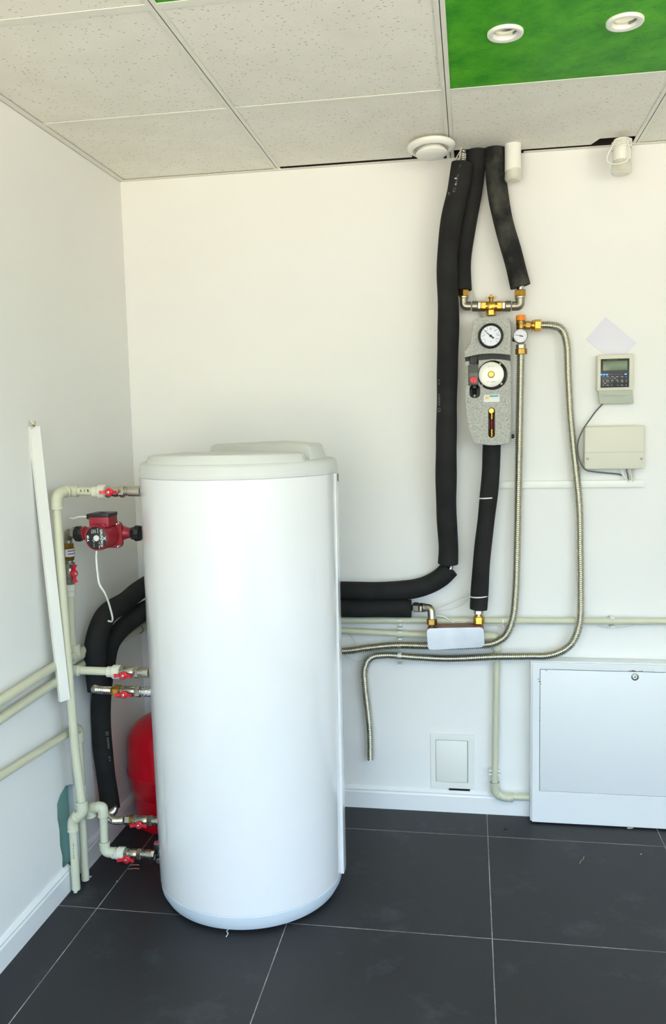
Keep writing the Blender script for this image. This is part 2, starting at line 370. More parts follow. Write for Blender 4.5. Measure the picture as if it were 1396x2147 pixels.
# back side closure so daylight enters only through windows
bm = B(); plate(bm, [V((0, .15, -.1)), V((0, .15, ROOF)), V((0, ROOM_Y, ROOF)), V((0, ROOM_Y, -.1))], [[v*1 for v in wn]], 0, -.15, -.2)
finish('outer_leaf', bm, WALL, WL, smooth=False)
bm = B(); plate(bm, [V((0, ROOM_Y-.2, 0)), V((0, .15, 0)), V((0, .15, ROOF)), V((0, ROOM_Y-.2, ROOF))], [[V((0, ADDED_OPEN_R[0], ADDED_OPEN_R[2])), V((0, ADDED_OPEN_R[1], ADDED_OPEN_R[2])), V((0, ADDED_OPEN_R[1], ADDED_OPEN_R[3])), V((0, ADDED_OPEN_R[0], ADDED_OPEN_R[3]))]], 0, ROOM_X, ROOM_X+.1); struct('wall_right', bm, WALL, smooth=False)
bm = B(); plate(bm, [V((-.15, 0, 0)), V((ROOM_X+.1, 0, 0)), V((ROOM_X+.1, 0, ROOF)), V((-.15, 0, ROOF))],
      [[V((q[0], 0, q[2])), V((q[1], 0, q[2])), V((q[1], 0, q[3])), V((q[0], 0, q[3]))] for q in (WIN1, ADDED_OPEN_F)], 1, ROOM_Y, ROOM_Y-.15)
struct('wall_front', bm, WALL, smooth=False)
def win_frame(n, w4, ax, at):
    u0, u1, z0, z1 = w4; bm = B()
    for a, b in (((u0-.02, z0-.02), (u1+.02, z0+.04)), ((u0-.02, z1-.04), (u1+.02, z1+.02)), ((u0-.02, z0), (u0+.05, z1)), ((u1-.05, z0), (u1+.02, z1))):
        if ax == 1: box(bm, (a[0], at-.06, a[1]), (b[0], at+.02, b[1]), .004)
        else: box(bm, (at-.04, a[0], a[1]), (at+.04, b[0], b[1]), .004)
    struct('window_%d' % n, bm, BASE)
win_frame(1, WIN1, 1, ROOM_Y); win_frame(2, WIN2, 0, -.02); win_frame(3, ADDED_OPEN_R, 0, ROOM_X+.02); win_frame(4, ADDED_OPEN_F, 1, ROOM_Y)  # the last two frame added, unseen openings that brighten the room

# ceiling: tiles lying in a T-bar grid, a void above with its shade painted dark
CE = struct('ceiling', box(B(), (-.2, ROOM_Y-.2, ROOF), (ROOM_X+.1, .15, ROOF+.1)), DARK, smooth=False)
xs = [0, GA, GA+T6, GA+2*T6, GA+3*T6, ROOM_X]; ys = [0, -GB]+[-GB-T6*k for k in range(1, 9)]; ys = [y for y in ys if y > ROOM_Y]+[ROOM_Y]
bmt = B()
GREENS = {(2, 1), (1, 2)}
for i in range(5):
    for j in range(len(ys)-1):
        x0, x1, y1, y0 = xs[i], xs[i+1], ys[j], ys[j+1]
        if j == 0: y1 = {0: -.006, 1: -.034, 2: -.030, 3: -.006}.get(i, -.006)
        zz = H+.0025
        ol = [V((x0, y0, 0)), V((x1, y0, 0)), V((x1, y1, 0)), V((x0, y1, 0))]
        if (i, j) == (1, 0):   # notch by the air valve
            ol = [V((x0, y0, 0)), V((x1, y0, 0)), V((x1, -.135, 0)), V((1.06, -.135, 0)), V((1.06, y1, 0)), V((x0, y1, 0))]
        if (i, j) == (2, 0):   # hole for the hoses and the lamp cord
            ol = [V((x0, y0, 0)), V((x1, y0, 0)), V((x1, -.085, 0)), V((1.665, -.085, 0)), V((1.645, y1, 0)), V((1.415, y1, 0)), V((1.415, -.075, 0)), V((1.20, -.075, 0)), V((x0, -.075, 0))]
        if (i, j) in GREENS:
            b2 = B(); plate(b2, ol, [], 2, zz, zz+.014)
            if (i, j) == (2, 1):
                b2.free(); b2 = B(); hs = []
                SP = [V((1.334, -.907, 0)), V((1.599, -.908, 0))]
                for c in SP: hs.append(circ(c, .030, 32, 2))
                plate(b2, ol, hs, 2, zz, zz+.014)
            o = finish('ceiling_panel', b2, GREEN, smooth=False); rebase(o, ((x0+x1)/2, (y0+y1)/2, zz))
            if (i, j) == (2, 1): tag(o, 'bright green painted ceiling panel holding two round recessed spotlights', 'ceiling panel')
            else: tag(o, 'sliver of green painted ceiling panel at the very top edge above the white tiles', 'ceiling panel')
        else: plate(bmt, ol, [], 2, zz, zz+.014)
o = finish('ceiling_tiles', bmt, CEIL, CE, smooth=False)
bmg = B(); fw = .0125
for x in xs[1:-1]: box(bmg, (x-fw, ROOM_Y, H), (x+fw, 0, H+.0015)); box(bmg, (x-.001, ROOM_Y, H), (x+.001, 0, H+.03))
for y in ys[1:-1]:
    for i in range(5): box(bmg, (xs[i]+(fw if i else 0), y-fw, H+.0004), (xs[i+1]-fw, y+fw, H+.0019))
finish('ceiling_grid', bmg, GRID, CE, smooth=False)
def angle_trim(bm, a, b, ax):
    if ax == 0: box(bm, (a, -.021, H-.0012), (b, 0, H)); None
    else: box(bm, (0, a, H-.0012), (.021, b, H)); box(bm, (0, a, H-.0012), (.0015, b, H+.022))
b_ = B(); box(b_, (.0, -.003, H+.0005), (ROOM_X, -.0002, ROOF)); finish('void_lining', b_, DARK, CE, smooth=False)  # added dark sheet on the wall, stands for shade in the ceiling gap
struct('trim_1', (lambda b: (angle_trim(b, .02, 1.165, 0), angle_trim(b, 1.43, ROOM_X, 0), b)[2])(B()), GRID, smooth=False)
struct('trim_2', (lambda b: (angle_trim(b, ROOM_Y, 0, 1), b)[1])(B()), GRID, smooth=False)

# skirting boards (moulded top)
def skirt(bm, a, b, h=.082):
    prof = [(0, 0), (.014, 0), (.014, h-.022), (.011, h-.016), (.0125, h-.010), (.008, h-.004), (.004, h), (0, h)]
    a, b = V(a), V(b); d = (b-a).normalized(); n = V((d.y, -d.x, 0))
    r1 = [bm.verts.new(a+n*p+Z*q) for p, q in prof]; r2 = [bm.verts.new(b+n*p+Z*q) for p, q in prof]; k = len(prof)
    for i in range(k): bm.faces.new((r1[i], r1[(i+1) % k], r2[(i+1) % k], r2[i]))
    bm.faces.new(r1[::-1]); bm.faces.new(r2)
struct('baseboard_back', (lambda b: (skirt(b, (0.0, 0, 0), (1.462, 0, 0)), b)[1])(B()), BASE, angle=20)
struct('baseboard_left', (lambda b: (skirt(b, (0, ROOM_Y, 0), (0, -.672, 0)), b)[1])(B()), BASE, angle=20)
o = struct('baseboard_left', (lambda b: (skirt(b, (0, -.575, 0), (0, -.0, 0)), b)[1])(B()), BASE, angle=20)

# recessed spotlights in the green panel
for k, c in enumerate((V((1.334, -.907, H)), V((1.599, -.908, H)))):
    t = thing('recessed_spotlight', ['left recessed spotlight with white ring in the green ceiling panel, nearer the hoses', 'right recessed spotlight with white ring in the green ceiling panel'][k], 'spotlight', c, 'spotlights in the green panel')
    bm = B(); lathe(bm, c+Z*.006, -Z, [(0, .0415), (.008, .0415), (.0105, .040), (.0115, .036), (.009, .0285), (.004, .0262), (-.012, .0255), (-.012, .03), (0, .0305)], 48, cap=False)
    finish('trim_ring', bm, WP, t)
    bm = B(); lathe(bm, c+Z*.030, -Z, [(0, .004), (.0, .008), (.006, .014), (.014, .0195), (.022, .0235), (.0235, .0245)], 40, cap=True); 
    finish('reflector', bm, MIRR, t)
    bm = B(); lathe(bm, c+Z*.020, -Z, [(0, .006), (.003, .0062), (.010, .004), (.012, .001)], 16); finish('bulb', bm, MIRR, t)
    bm = B(); pts = [c+V((.0255*math.cos(a), .0255*math.sin(a), .0045)) for a in [(-2.6+k*.3)+3.4*i/20 for i in range(21)]]
    sweep(bm, pts, .0009, 8); finish('spring_clip', bm, GCAB, t)

# ------------------------------------------------------------------ water tank
TC = V((.568, -.563, 0)); TR = .2925; ZT = 1.292
tank = thing('hot_water_tank', 'tall white cylindrical hot water tank with pale grey lid standing on the dark floor', 'water tank', TC)
bm = B(); lathe(bm, TC+Z*.058, Z, [(0, TR-.0095), (.002, TR-.0075), (.40, TR-.0045), (.80, TR-.001), (ZT-.060, TR), (ZT-.058, TR-.002)], 160); finish('jacket', bm, TANK, tank, angle=25)
bm = B(); lathe(bm, TC, Z, [(.010, TR-.030), (.012, TR-.022), (.030, TR-.012), (.0555, TR-.0090), (.0575, TR-.011)], 128); finish('base_ring', bm, RING, tank)
bm = B(); lathe(bm, TC, Z, [(0, TR-.05), (.011, TR-.05)], 64); finish('foot', bm, PLINTH, tank)
cdir = math.atan2(CAM.y-TC.y, CAM.x-TC.x)
def sector(bm, a0, a1, r0, r1, z0, z1, n=24):
    A = [a0+(a1-a0)*i/n for i in range(n+1)]
    g = lambda r, z: [bm.verts.new(TC+V((r*math.cos(a), r*math.sin(a), z))) for a in A]
    q = [g(r0, z0), g(r1, z0), g(r1, z1), g(r0, z1)]
    for k in range(4):
        for i in range(n): bm.faces.new((q[k][i], q[k][i+1], q[(k+1) % 4][i+1], q[(k+1) % 4][i]))
    bm.faces.new([r[0] for r in q]); bm.faces.new([r[-1] for r in q][::-1])
bm = B(); sector(bm, cdir+math.radians(70), cdir+math.radians(112), TR-.012, TR+.0030, .06, ZT-.004); finish('closing_strip', bm, TANK, tank, angle=30)
bm = B(); sector(bm, cdir+math.radians(76), cdir+math.radians(78), TR+.0035, TR+.0052, ZT-.028, ZT-.006, 3); o = finish('strip_clip', bm, RUST, tank)
# lid: lower tier, then a cap in two pieces
bm = B(); lathe(bm, TC, Z, [(ZT-.001, TR+.001), (ZT+.0, TR+.0025), (ZT+.030, TR-.001), (ZT+.038, TR-.005), (ZT+.042, TR-.014), (ZT+.043, TR-.04), (ZT+.043, .05)], 128); lid = finish('lid', bm, LID, tank, angle=50)
def dshape(a0, a1, r, n=50): return [V((TC.x+r*math.cos(a0+(a1-a0)*i/n), TC.y+r*math.sin(a0+(a1-a0)*i/n), 0)) for i in range(n+1)]
def loft(bm, lo, hi, z0, z1, dome=0, ht=0):
    a = [bm.verts.new(V((p.x, p.y, z0))) for p in lo]; b = [bm.verts.new(V((p.x, p.y, z1))) for p in hi]
    mid = sum(hi, V((0, 0, 0)))/len(hi); c = [bm.verts.new(V((p.x*.94+mid.x*.06, p.y*.94+mid.y*.06, z1+ht))) for p in hi]; n = len(a)
    for q, r in ((a, b), (b, c)):
        for i in range(n): bm.faces.new((q[i], q[(i+1) % n], r[(i+1) % n], r[i]))
    bm.faces.new(a[::-1])
    t = bm.verts.new(V((mid.x, mid.y, z1+ht+dome)))
    for i in range(n): bm.faces.new((c[i], c[(i+1) % n], t))
rad = math.radians
fa = [V((TC.x+.225, TC.y+.0, 0)), V((TC.x+.12, TC.y+.07, 0)), V((TC.x-.22, TC.y+.07, 0))]; fb = [V((TC.x+.210, TC.y+.0, 0)), V((TC.x+.11, TC.y+.06, 0)), V((TC.x-.20, TC.y+.06, 0))]
bm = B(); loft(bm, dshape(rad(219), rad(325), .2960)+fa, dshape(rad(218), rad(324), .276)+fb, ZT+.002, ZT+.060, .001, .004); finish('front_cap', bm, LID, lid, angle=45)
bm = B(); loft(bm, dshape(rad(-25), rad(128), .262), dshape(rad(-22), rad(126), .250), ZT+.040, ZT+.078, .008, .006); finish('rear_cap', bm, LID, lid, angle=45)
bm = B(); box(bm, (TC.x-.2, TC.y-.10, ZT+.042), (TC.x+.2, TC.y+.08, ZT+.050)); finish('cap_gap', bm, LIDG, lid)

# ------------------------------------------------------------------ insulated hoses (black foam sleeves)
def hose(name, label, pts, r, mt=FOAM, group='black foam insulated hoses', step=.012, rings=()):
    s = spline(pts, step); t = thing(name, label, 'insulated hose', s[-1], group)
    L = sum((b-a).length for a, b in zip(s, s[1:]))
    rr = lambda d: r*(1+.025*math.sin(d*14)+.015*math.sin(d*37+1))
    s2 = [s[0]]+s[1:-1]+[s[-1]]
    bm = B(); sweep(bm, s2, rr, 32); o = finish('foam_sleeve', bm, mt, t, angle=50); 
    return t, s
H1Y = -.098
h1, s1 = hose('insulated_hose', 'longest black foam hose, leftmost on the back wall, hanging below the air valve',
    [P(969,343,H1Y), P(960,400,H1Y), P(949,448,H1Y), P(941,500,H1Y), P(937,560,H1Y), P(940,660,H1Y), P(938,760,H1Y), P(936,880,H1Y), P(935,1000,H1Y), P(936,1080,-.075), P(940,1150,-.07), P(939,1181,-.065)], .0352)
bm = B(); corr(bm, [P(972,300,-.07), P(971,325,-.078), P(969,352,H1Y)], .0125); finish('steel_core_pipe', bm, STEEL, h1)
bm = B(); cyl(bm, P(972,300,-.07), P(971.5,313,-.072), .0145); finish('copper_ring', bm, COPPER, h1)
h2, _ = hose('insulated_hose', 'short black foam hose ending at the left brass nut above the grey pump station',
    [P(998,285,-.055), P(998,330,-.052), P(990,400,-.045), P(979,470,-.042), P(968,540,-.042), P(968,609,-.045)], .0325)
h3, _ = hose('insulated_hose', 'dusty black foam hose curving right to the right brass nut above the pump station',
    [P(1036,285,-.060), P(1037,330,-.06), P(1043,400,-.058), P(1055,465,-.055), P(1076,540,-.052), P(1091,601,-.05)], .0330, FOAMD)
bm = B(); cyl(bm, P(1091,596,-.05), P(1090,608,-.05), .011); finish('steel_core_pipe', bm, NICK, h3)
# two sleeves running behind the tank and along the left wall
h4, s4 = hose('insulated_hose', 'black foam hose bending at the foot of the longest hose, arching behind the tank',
    [P(943,1192,-.045), P(925,1210,-.045), P(897,1226,-.045), P(865,1235,-.045), P(800,1239,-.045), P(715,1238,-.045), V((.45, -.05, .845)), V((.25, -.075, .865)), V((.145, -.16, .885)), V((.118, -.28, .875)),
     P(262,1262,-.38), P(222,1290,-.46), P(203,1335,-.51), P(199,1385,-.53), P(205,1448,-.545)], .0335)
h5, s5 = hose('insulated_hose', 'black foam hose dropping down the left wall beside the red vessel, faintly printed',
    [P(862,1276,-.05), P(800,1275,-.05), P(715,1275,-.05), V((.45, -.07, .78)), V((.30, -.09, .79)), V((.20, -.16, .80)), V((.15, -.27, .81)),
     P(264,1310,-.36), P(232,1348,-.42), P(221,1400,-.44), P(212,1470,-.45), P(213,1540,-.455), P(220,1610,-.46), P(232,1695,-.47)], .0315)
h6, s6 = hose('insulated_hose', 'straight black foam sleeve with two white zip ties hanging under the grey pump station',
    [P(1031,925,-.07), P(1028,1000,-.07), P(1020,1080,-.07), P(1010,1170,-.07), P(1003,1277,-.07)], .0300)
for yy, xx in ((1043, 1022), (1249, 1004)):
    c = P(xx, yy, -.07); bm = B(); lathe(bm, c, V((-.06, 0, 1)), [(-.002, .0305), (-.002, .0322), (.002, .0322), (.002, .0305)], 40, cap=False); finish('zip_tie', bm, WCAB, h6)
# printed marks
def hose_print(parent, px, py, Yc, r, down, facing, parts, mt=GREYINK):
    for s, off, size in parts:
        c = P(px, py, Yc) ; pos = c+facing*(r+.0012)+down*off
        up = facing.cross(down)*1.0
        text('print', s, size, pos, down, up, mt, parent, .0002)
fc = (CAM-P(930,820,H1Y)).normalized(); fc.z = 0; fc.normalize()
d1 = V((.0, 0, -1))
hose_print(h1, 927, 800, H1Y, .0352, d1, V((fc.x-.32, fc.y, 0)).normalized(), [('K I B', .003, .0085), ('NCBCBOR', .062, .0085), ('CE', .096, .0125)])
dtop = (P(946,420,H1Y)-P(961,360,H1Y)).normalized()
hose_print(h1, 961, 352, H1Y, .0352, dtop, V((.22, -1, 0)).normalized(), [('I B', .004, .008), ('NCBCBOR', .05, .008), ('CE', .082, .0125)])
hose_print(h5, 231, 1572, -.458, .0315, V((-.05, 0, 1)).normalized(), V((.33, -.94, 0)).normalized(), [('K I B', -.018, .008), ('NCBCBOR', .036, .008), ('CE', .068, .012)])
# specks of plaster on the sleeve
bm = B()
for (x, y, s) in ((955,374,.004), (955,386,.003), (941,404,.002), (940,408,.0015), (943,407,.0012)):
    bm = B(); c = P(x, y, H1Y-.0353); box(bm, c-V((s*.8, .0005, s*.4)), c+V((s*.8, .0008, s*.4)), .0004); finish('plaster_speck', bm, WHITEP, h1)
# steel bits at the joints
bm = B(); corr(bm, [P(947,1178,-.06), P(944,1192,-.055)], .010); finish('steel_core_pipe', bm, STEEL, h4)
bm = B(); corr(bm, spline([P(206,1440,-.55), P(199,1444,-.575), P(204,1446,-.60), P(236,1448,-.62)], .004), .0125); finish('steel_core_pipe', bm, STEEL, h4)
bm = B(); corr(bm, spline([P(235,1680,-.47), P(240,1696,-.485), P(229,1712,-.53), P(238,1720,-.56), P(262,1720,-.58)], .004), .0125); finish('steel_core_pipe', bm, STEEL, h5)
bm = B(); corr(bm, [P(855,1275,-.05), P(872,1274,-.05)], .0105); finish('steel_core_pipe', bm, STEEL, h5)

# ------------------------------------------------------------------ bare corrugated steel hoses
def chose(label, pts, r):
    s = spline(pts, .008); bm = B(); corr(bm, s, r); o = finish('corrugated_hose', bm, STEEL, angle=70); rebase(o, s[-1]); tag(o, label, 'steel hose', 'bare corrugated steel hoses'); return o
chose('corrugated steel hose from the round gauge down behind the steel plate exchanger',
    [P(1092,743,-.07), P(1090,850,-.06), P(1088,950,-.045), P(1086,1050,-.04), P(1084,1150,-.04), P(1081,1240,-.04), P(1074,1300,-.045), P(1058,1335,-.05), P(1030,1350,-.055), P(1000,1352,-.055), P(950,1354,-.055), P(890,1354,-.055), P(830,1353,-.055), P(775,1358,-.055), P(715,1365,-.055), V((.70, -.06, .625))], .0152)
chose('long corrugated steel hose looping right of the pump station and ending loose above the floor',
    [P(1133,682,-.07), P(1158,683,-.065), P(1177,690,-.055), P(1187,715,-.045), P(1191,790,-.035), P(1196,880,-.03), P(1205,970,-.03), P(1214,1060,-.03), P(1216,1150,-.03), P(1217,1230,-.04), P(1214,1310,-.055), P(1196,1352,-.06), P(1158,1373,-.06), P(1100,1376,-.06), P(1040,1377,-.06), P(940,1381,-.05), P(870,1378,-.045), P(805,1374,-.04), P(776,1380,-.038), P(764,1402,-.035), P(765,1440,-.032), P(772,1500,-.03), P(775,1540,-.03), P(776,1592,-.03)], .0150)

# ------------------------------------------------------------------ three-way valve with elbows above the pump station
VY = -.055
t = thing('three_way_valve', 'brass three-way valve with knob stem above the grey pump station', 'valve', P(1029,660,VY))
bm = B()
cyl(bm, P(1016,642,VY), P(1044,642,VY), .0155); hexnut(bm, P(1008,642,VY), P(1019,642,VY), .0175, PI/6); hexnut(bm, P(1041,642,VY), P(1052,642,VY), .0175, PI/6)
lathe(bm, P(1029.5,642,VY)-Y_*.018, Y_, [(0, .008), (.003, .014), (.03, .014), (.034, .008)], 24)
cyl(bm, P(1029.5,642,VY), P(1029.5,654,VY), .0125)
finish('body', bm, BRASS, t)
bm = B(); hexnut(bm, P(1029.5,650,VY), P(1029.5,662,VY), .0165); finish('outlet_nut', bm, BRASS, t)
bm = B(); cyl(bm, P(1029.5,633,VY), P(1029.5,622,VY), .0068); finish('stem', bm, BRASSD, t)
bm = B(); cyl(bm, P(1029.5,626,VY), P(1029.5,622.5,VY), .0105, 12); box(bm, P(1029.5,626,VY)-V((.018, .004, -.001)), P(1029.5,626,VY)+V((.018, .004, .0055)), .001); box(bm, P(1029.5,626,VY)-V((.004, .018, -.001)), P(1029.5,626,VY)+V((.004, .018, .0055)), .001)
cyl(bm, P(1029.5,622,VY), P(1029.5,617.5,VY), .003); finish('knob', bm, BRASS, t)
def elbow(label, side):
    s = side; xc = 971 if s < 0 else 1090; t = thing('pipe_elbow', label, 'pipe elbow', P(xc, 642, VY), 'nickel elbows of the three-way valve')
    xi = (1001, 1008, 987) if s < 0 else (1059, 1052, 1073)
    bm = B(); sweep(bm, fillet([P(xc, 622, VY), P(xc, 642, VY), P(xi[2], 642, VY)], .022, 10), .0152, 28); finish('bend', bm, NICKD, t)
    bm = B(); cyl(bm, P(xi[2]-s*2, 642, VY), P(xi[0], 642, VY), .0178, 32); finish('collar', bm, NICKD, t)
    bm = B(); hexnut(bm, P(xi[0], 642, VY), P(xi[1], 642, VY), .0178, PI/6); finish('end_nut', bm, NICK, t)
    bm = B(); cyl(bm, P(xc, 626, VY), P(xc, 621.5, VY), .0185); finish('rim', bm, NICK, t)
    bm = B(); hexnut(bm, P(xc, 622, VY), P(xc, 608, VY), .0205, PI/6); o = finish('union_nut', bm, BRASS, t); o['label'] = 'brass hexagonal nut'
elbow('left nickel elbow with brass nut joining the three-way valve to the middle black hose', -1)
elbow('right nickel elbow with brass nut joining the three-way valve to the dusty black hose', 1)

# ------------------------------------------------------------------ grey pump station
YF = -.135; YM = -.075
t = thing('pump_station', 'grey speckled foam pump station with thermometer and circulator on the back wall', 'pump station', P(1028, 930, 0))
full = [(992,671),(1008,666.5),(1029,664.8),(1050,665),(1064,667),(1069,673),(1071,700),(1071,895),(1067,929),(1050,932.5),(1030,933.6),(1010,932),(994,929),(986,912),(979,880),(975.5,845),(974,800),(973.8,737),(980,729),(986,718),(989.5,695)]
bm = B(); plate(bm, [P(x*1.0+1.5, y, YM) for x, y in full], [], 1, -.004, YM); finish('rear_shell', bm, EPP, t, smooth=False, bevel=.0014)
up_ = [(992,671),(1008,666.5),(1029,664.8),(1050,665),(1064,667),(1069,673),(1071,700),(1070.5,744),(1050,741.5),(1030,740.8),(1010,742),(990,745.5),(974,749.5),(973.8,737),(980,729),(986,718),(989.5,695)]
bm = B(); plate(bm, [P(x, y, YF) for x, y in up_], [circ(P(1028.6,704,YF), .0405, 40)], 1, YM-.001, YF); finish('upper_front_shell', bm, EPP, t, smooth=False, bevel=.0014)
lo_ = [(974.5,758),(984,757),(984,764),(1003,764),(1003.5,755.5),(1030,753),(1050,753.5),(1070.5,756.5),(1071,895),(1067,929),(1050,932.5),(1030,933.6),(1010,932),(994,929),(986,912),(979,880),(975.5,845),(974.5,800)]
slot = rrect(P(1023.5,855,YF), P(1037.5,917.5,YF), .0105)
rec = circ(P(1032.5,786.5,YF), .0485, 48)
gl = rrect(P(984,806,YF), P(1006.5,834.5,YF), .016)
bm = B(); plate(bm, [P(x, y, YF) for x, y in lo_], [slot, rec, gl], 1, YM-.001, YF); finish('lower_front_shell', bm, EPP, t, smooth=False, bevel=.0014)
bm = B(); 
for (a, b) in (((1024,856),(1037,917)), ((984,757),(1060,830)), ((975,745),(1070,757))): box(bm, V((P(*a,YM).x, YM-.0035, P(*b,YM).z)), V((P(*b,YM).x, YM-.0005, P(*a,YM).z)))
finish('recess_lining', bm, BLACK, t, smooth=False)
def gauge(parent, c, r, bez, dialmat, ang, ticks, bezmat=BLACK, needle=INK, ringmat=DIAL, hub=INK, depth=.02):
    bm = B(); lathe(bm, c+Y_*depth, FR, [(0, bez), (depth-.002, bez), (depth, bez-.0015), (depth+.0012, r+.001), (depth-.001, r-.0008), (depth-.006, r-.001)], 48, cap=False); g = finish('bezel', bm, bezmat, parent)
    bm = B(); lathe(bm, c+Y_*.004, FR, [(0, r), (.001, r)], 48); dl = finish('dial', bm, dialmat, parent)
    bm = B()
    for k in range(ticks):
        a = math.radians(-225+270*k/(ticks-1)) ; a = -a+PI*0
        a = math.radians(225-270*k/(ticks-1)); u = V((math.cos(a), 0, math.sin(a))); v = V((-u.z, 0, u.x)); L = r*(.12 if k % 2 else .2); p = c+u*(r*.88-L)+Y_*.0025; q = c+u*r*.88+Y_*.0025; wd = r*.018
        quadbox(bm, [p-v*wd, q-v*wd, q+v*wd, p+v*wd], (0, .0004, 0))
    finish('scale_marks', bm, GREYINK, dl, smooth=False)
    bm = B(); u = V((math.cos(ang), 0, math.sin(ang))); v = V((-u.z, 0, u.x)); o_ = c+Y_*.001
    quadbox(bm, [o_-u*r*.38-v*r*.09, o_-u*r*.12-v*r*.05, o_+u*r*.78-v*r*.012, o_+u*r*.78+v*r*.012, o_-u*r*.12+v*r*.05, o_-u*r*.38+v*r*.09], (0, -.0005, 0)); finish('needle', bm, needle, parent, smooth=False)
    bm = B(); lathe(bm, c+Y_*.0012, FR, [(0, r*.12), (.0015, r*.11), (.002, r*.05)], 20); finish('needle_hub', bm, hub, parent)
    return dl
c = P(1028.6, 704, YF-.012)
dl = gauge(t, c, .0335, .0408, DIAL, math.radians(140), 13, depth=.03)
for k, s in enumerate(('0', '20', '40', '60', '80', '100', '120')):
    a = math.radians(210-240*k/6); text('numeral', s, .0062, c+V((math.cos(a)*.0215, .0018, math.sin(a)*.0215)), X, Z, GREYINK, dl, .0001)
text('numeral', '°C', .006, c+V((0, .0018, -.019)), X, Z, GREYINK, dl, .0001)
# circulator
c = P(1029.5, 785.5, YF)
bm = B(); lathe(bm, V((c.x, YM-.003, c.z)), FR, [(0, .040), (.045, .0425), (.060, .0425), (.0635, .041)], 56); cm = finish('circulator', bm, NICKD, t)
bm = B(); lathe(bm, V((c.x, YM-.0665, c.z)), FR, [(0, .0405), (.002, .041), (.0035, .0385), (.0036, .012)], 56); o = finish('motor_plate', bm, SILV, cm); o['label'] = 'silver white round motor plate'
bm = B(); lathe(bm, V((c.x, YM-.069, c.z)), FR, [(0, .0112), (.003, .0112), (.004, .0095), (.005, .0095), (.006, .0085)], 32); box(bm, V((c.x-.006, YM-.0755, c.z-.0012)), V((c.x+.006, YM-.0745, c.z+.0000))); finish('vent_screw', bm, BRASS, cm)
bm = B()
for a in (50, 133, 228, 318):
    p = V((c.x+.0455*math.cos(rad(a)), YM-.045, c.z+.0455*math.sin(rad(a)))); bm = B(); lathe(bm, p, FR, [(0, .0036), (.006, .0036), (.0065, .002)], 6); finish('corner_bolt', bm, WHITEP, cm)
text('print', 'Hz  W  A', .0055, V((c.x, YM-.0702, c.z+.026)), X, Z, GREYINK, cm, .0001); text('print', 'IP44  CLASS F', .005, V((c.x, YM-.0702, c.z-.024)), X, Z, PINK, cm, .0001)
# control box
a, b = P(982, 765, YF-.01), P(1002.5, 807.5, YF-.01)
bm = B(); box(bm, V((a.x, YM-.08, b.z)), V((b.x, YM-.02, a.z)), .003); cb = finish('control_box', bm, BLACKG, t)
bm = B(); aa, bb = P(983.5, 745, YF), P(1000, 766, YF); box(bm, V((aa.x, YM-.05, bb.z)), V((bb.x, YM-.0, aa.z)), .003)
for k in range(3): q = P(988+4*k, 745, YF-.01); r_ = P(989.5+4*k, 765, YF-.01); box(bm, V((q.x, YM-.058, r_.z)), V((r_.x, YM-.05, q.z)))
finish('cable_entry', bm, BLACK, cb)
bm = B(); aa, bb = P(983.5, 782, YF-.01), P(1001.5, 806, YF-.01); box(bm, V((aa.x, YM-.083, bb.z)), V((bb.x, YM-.079, aa.z)), .0012); finish('switch_plate', bm, mat('plate_grey_green', srgb(96, 108, 98), .5), cb)
cc = P(992.4, 797, YF-.02); bm = B(); lathe(bm, V((cc.x, YM-.082, cc.z)), FR, [(0, .0118), (.006, .0118), (.008, .0102), (.0082, .004)], 28); box(bm, V((cc.x-.002, YM-.0925, cc.z-.009)), V((cc.x+.002, YM-.089, cc.z+.009)), .0005); finish('speed_knob', bm, RED, cb)
bm = B(); cyl(bm, P(994, 806, -.11), P(994, 815, -.11), .0135); cyl(bm, P(994, 815, -.11), P(994.5, 826, -.10), .0075); finish('cable_gland', bm, BLACK, cb)
bm = B(); sweep(bm, [P(994.5, 820, -.108), P(994.8, 832, -.10), P(995, 834, -.085)], .0042, 12); finish('power_lead', bm, PCAB, cb)
bm = B(); aa, bb = P(1014, 828, YF-.001), P(1047, 842.5, YF-.001); plate(bm, rrect(aa, bb, .004), [], 1, YF+.0005, YF-.0012); st = finish('maker_sticker', bm, WHITEP, t, smooth=False)
bm = B(); q = P(1021, 834, YF); box(bm, V((q.x-.0055, YF-.0015, q.z-.0045)), V((q.x+.0055, YF-.001, q.z+.0045)), .0006); finish('sun_mark', bm, SAND, st)
bm = B(); q, r_ = P(1026, 829, YF), P(1045, 832, YF); box(bm, V((q.x, YF-.0015, r_.z)), V((r_.x, YF-.001, q.z))); finish('teal_band', bm, TEAL, st)
# flow meter in the slot
q = P(1030.4, 861, YF); q.y = YM-.012
bm = B(); lathe(bm, q+Y_*.01, FR, [(0, .0095), (.028, .0095), (.030, .0085)], 28); fm = finish('flow_meter', bm, BRASS, t)
bm = B(); cyl(bm, P(1031, 862, YM-.012), P(1031, 879, YM-.012), .0078); finish('upper_socket', bm, BRASS, fm); bm = B(); cyl(bm, P(1031, 901, YM-.012), P(1031, 916, YM-.012), .0085); cyl(bm, P(1031, 900, YM-.012), P(1031, 904, YM-.012), .0088); finish('lower_socket', bm, BRASS, fm)
bm = B(); cyl(bm, P(1031, 879, YM-.012), P(1031, 901, YM-.012), .0050); finish('float_tube', bm, GLASSR, fm)
bm = B(); lathe(bm, P(1072, 915, -.06), X, [(0, .008), (.008, .007), (.010, .004)], 20); finish('rear_clip', bm, BLACK, t)

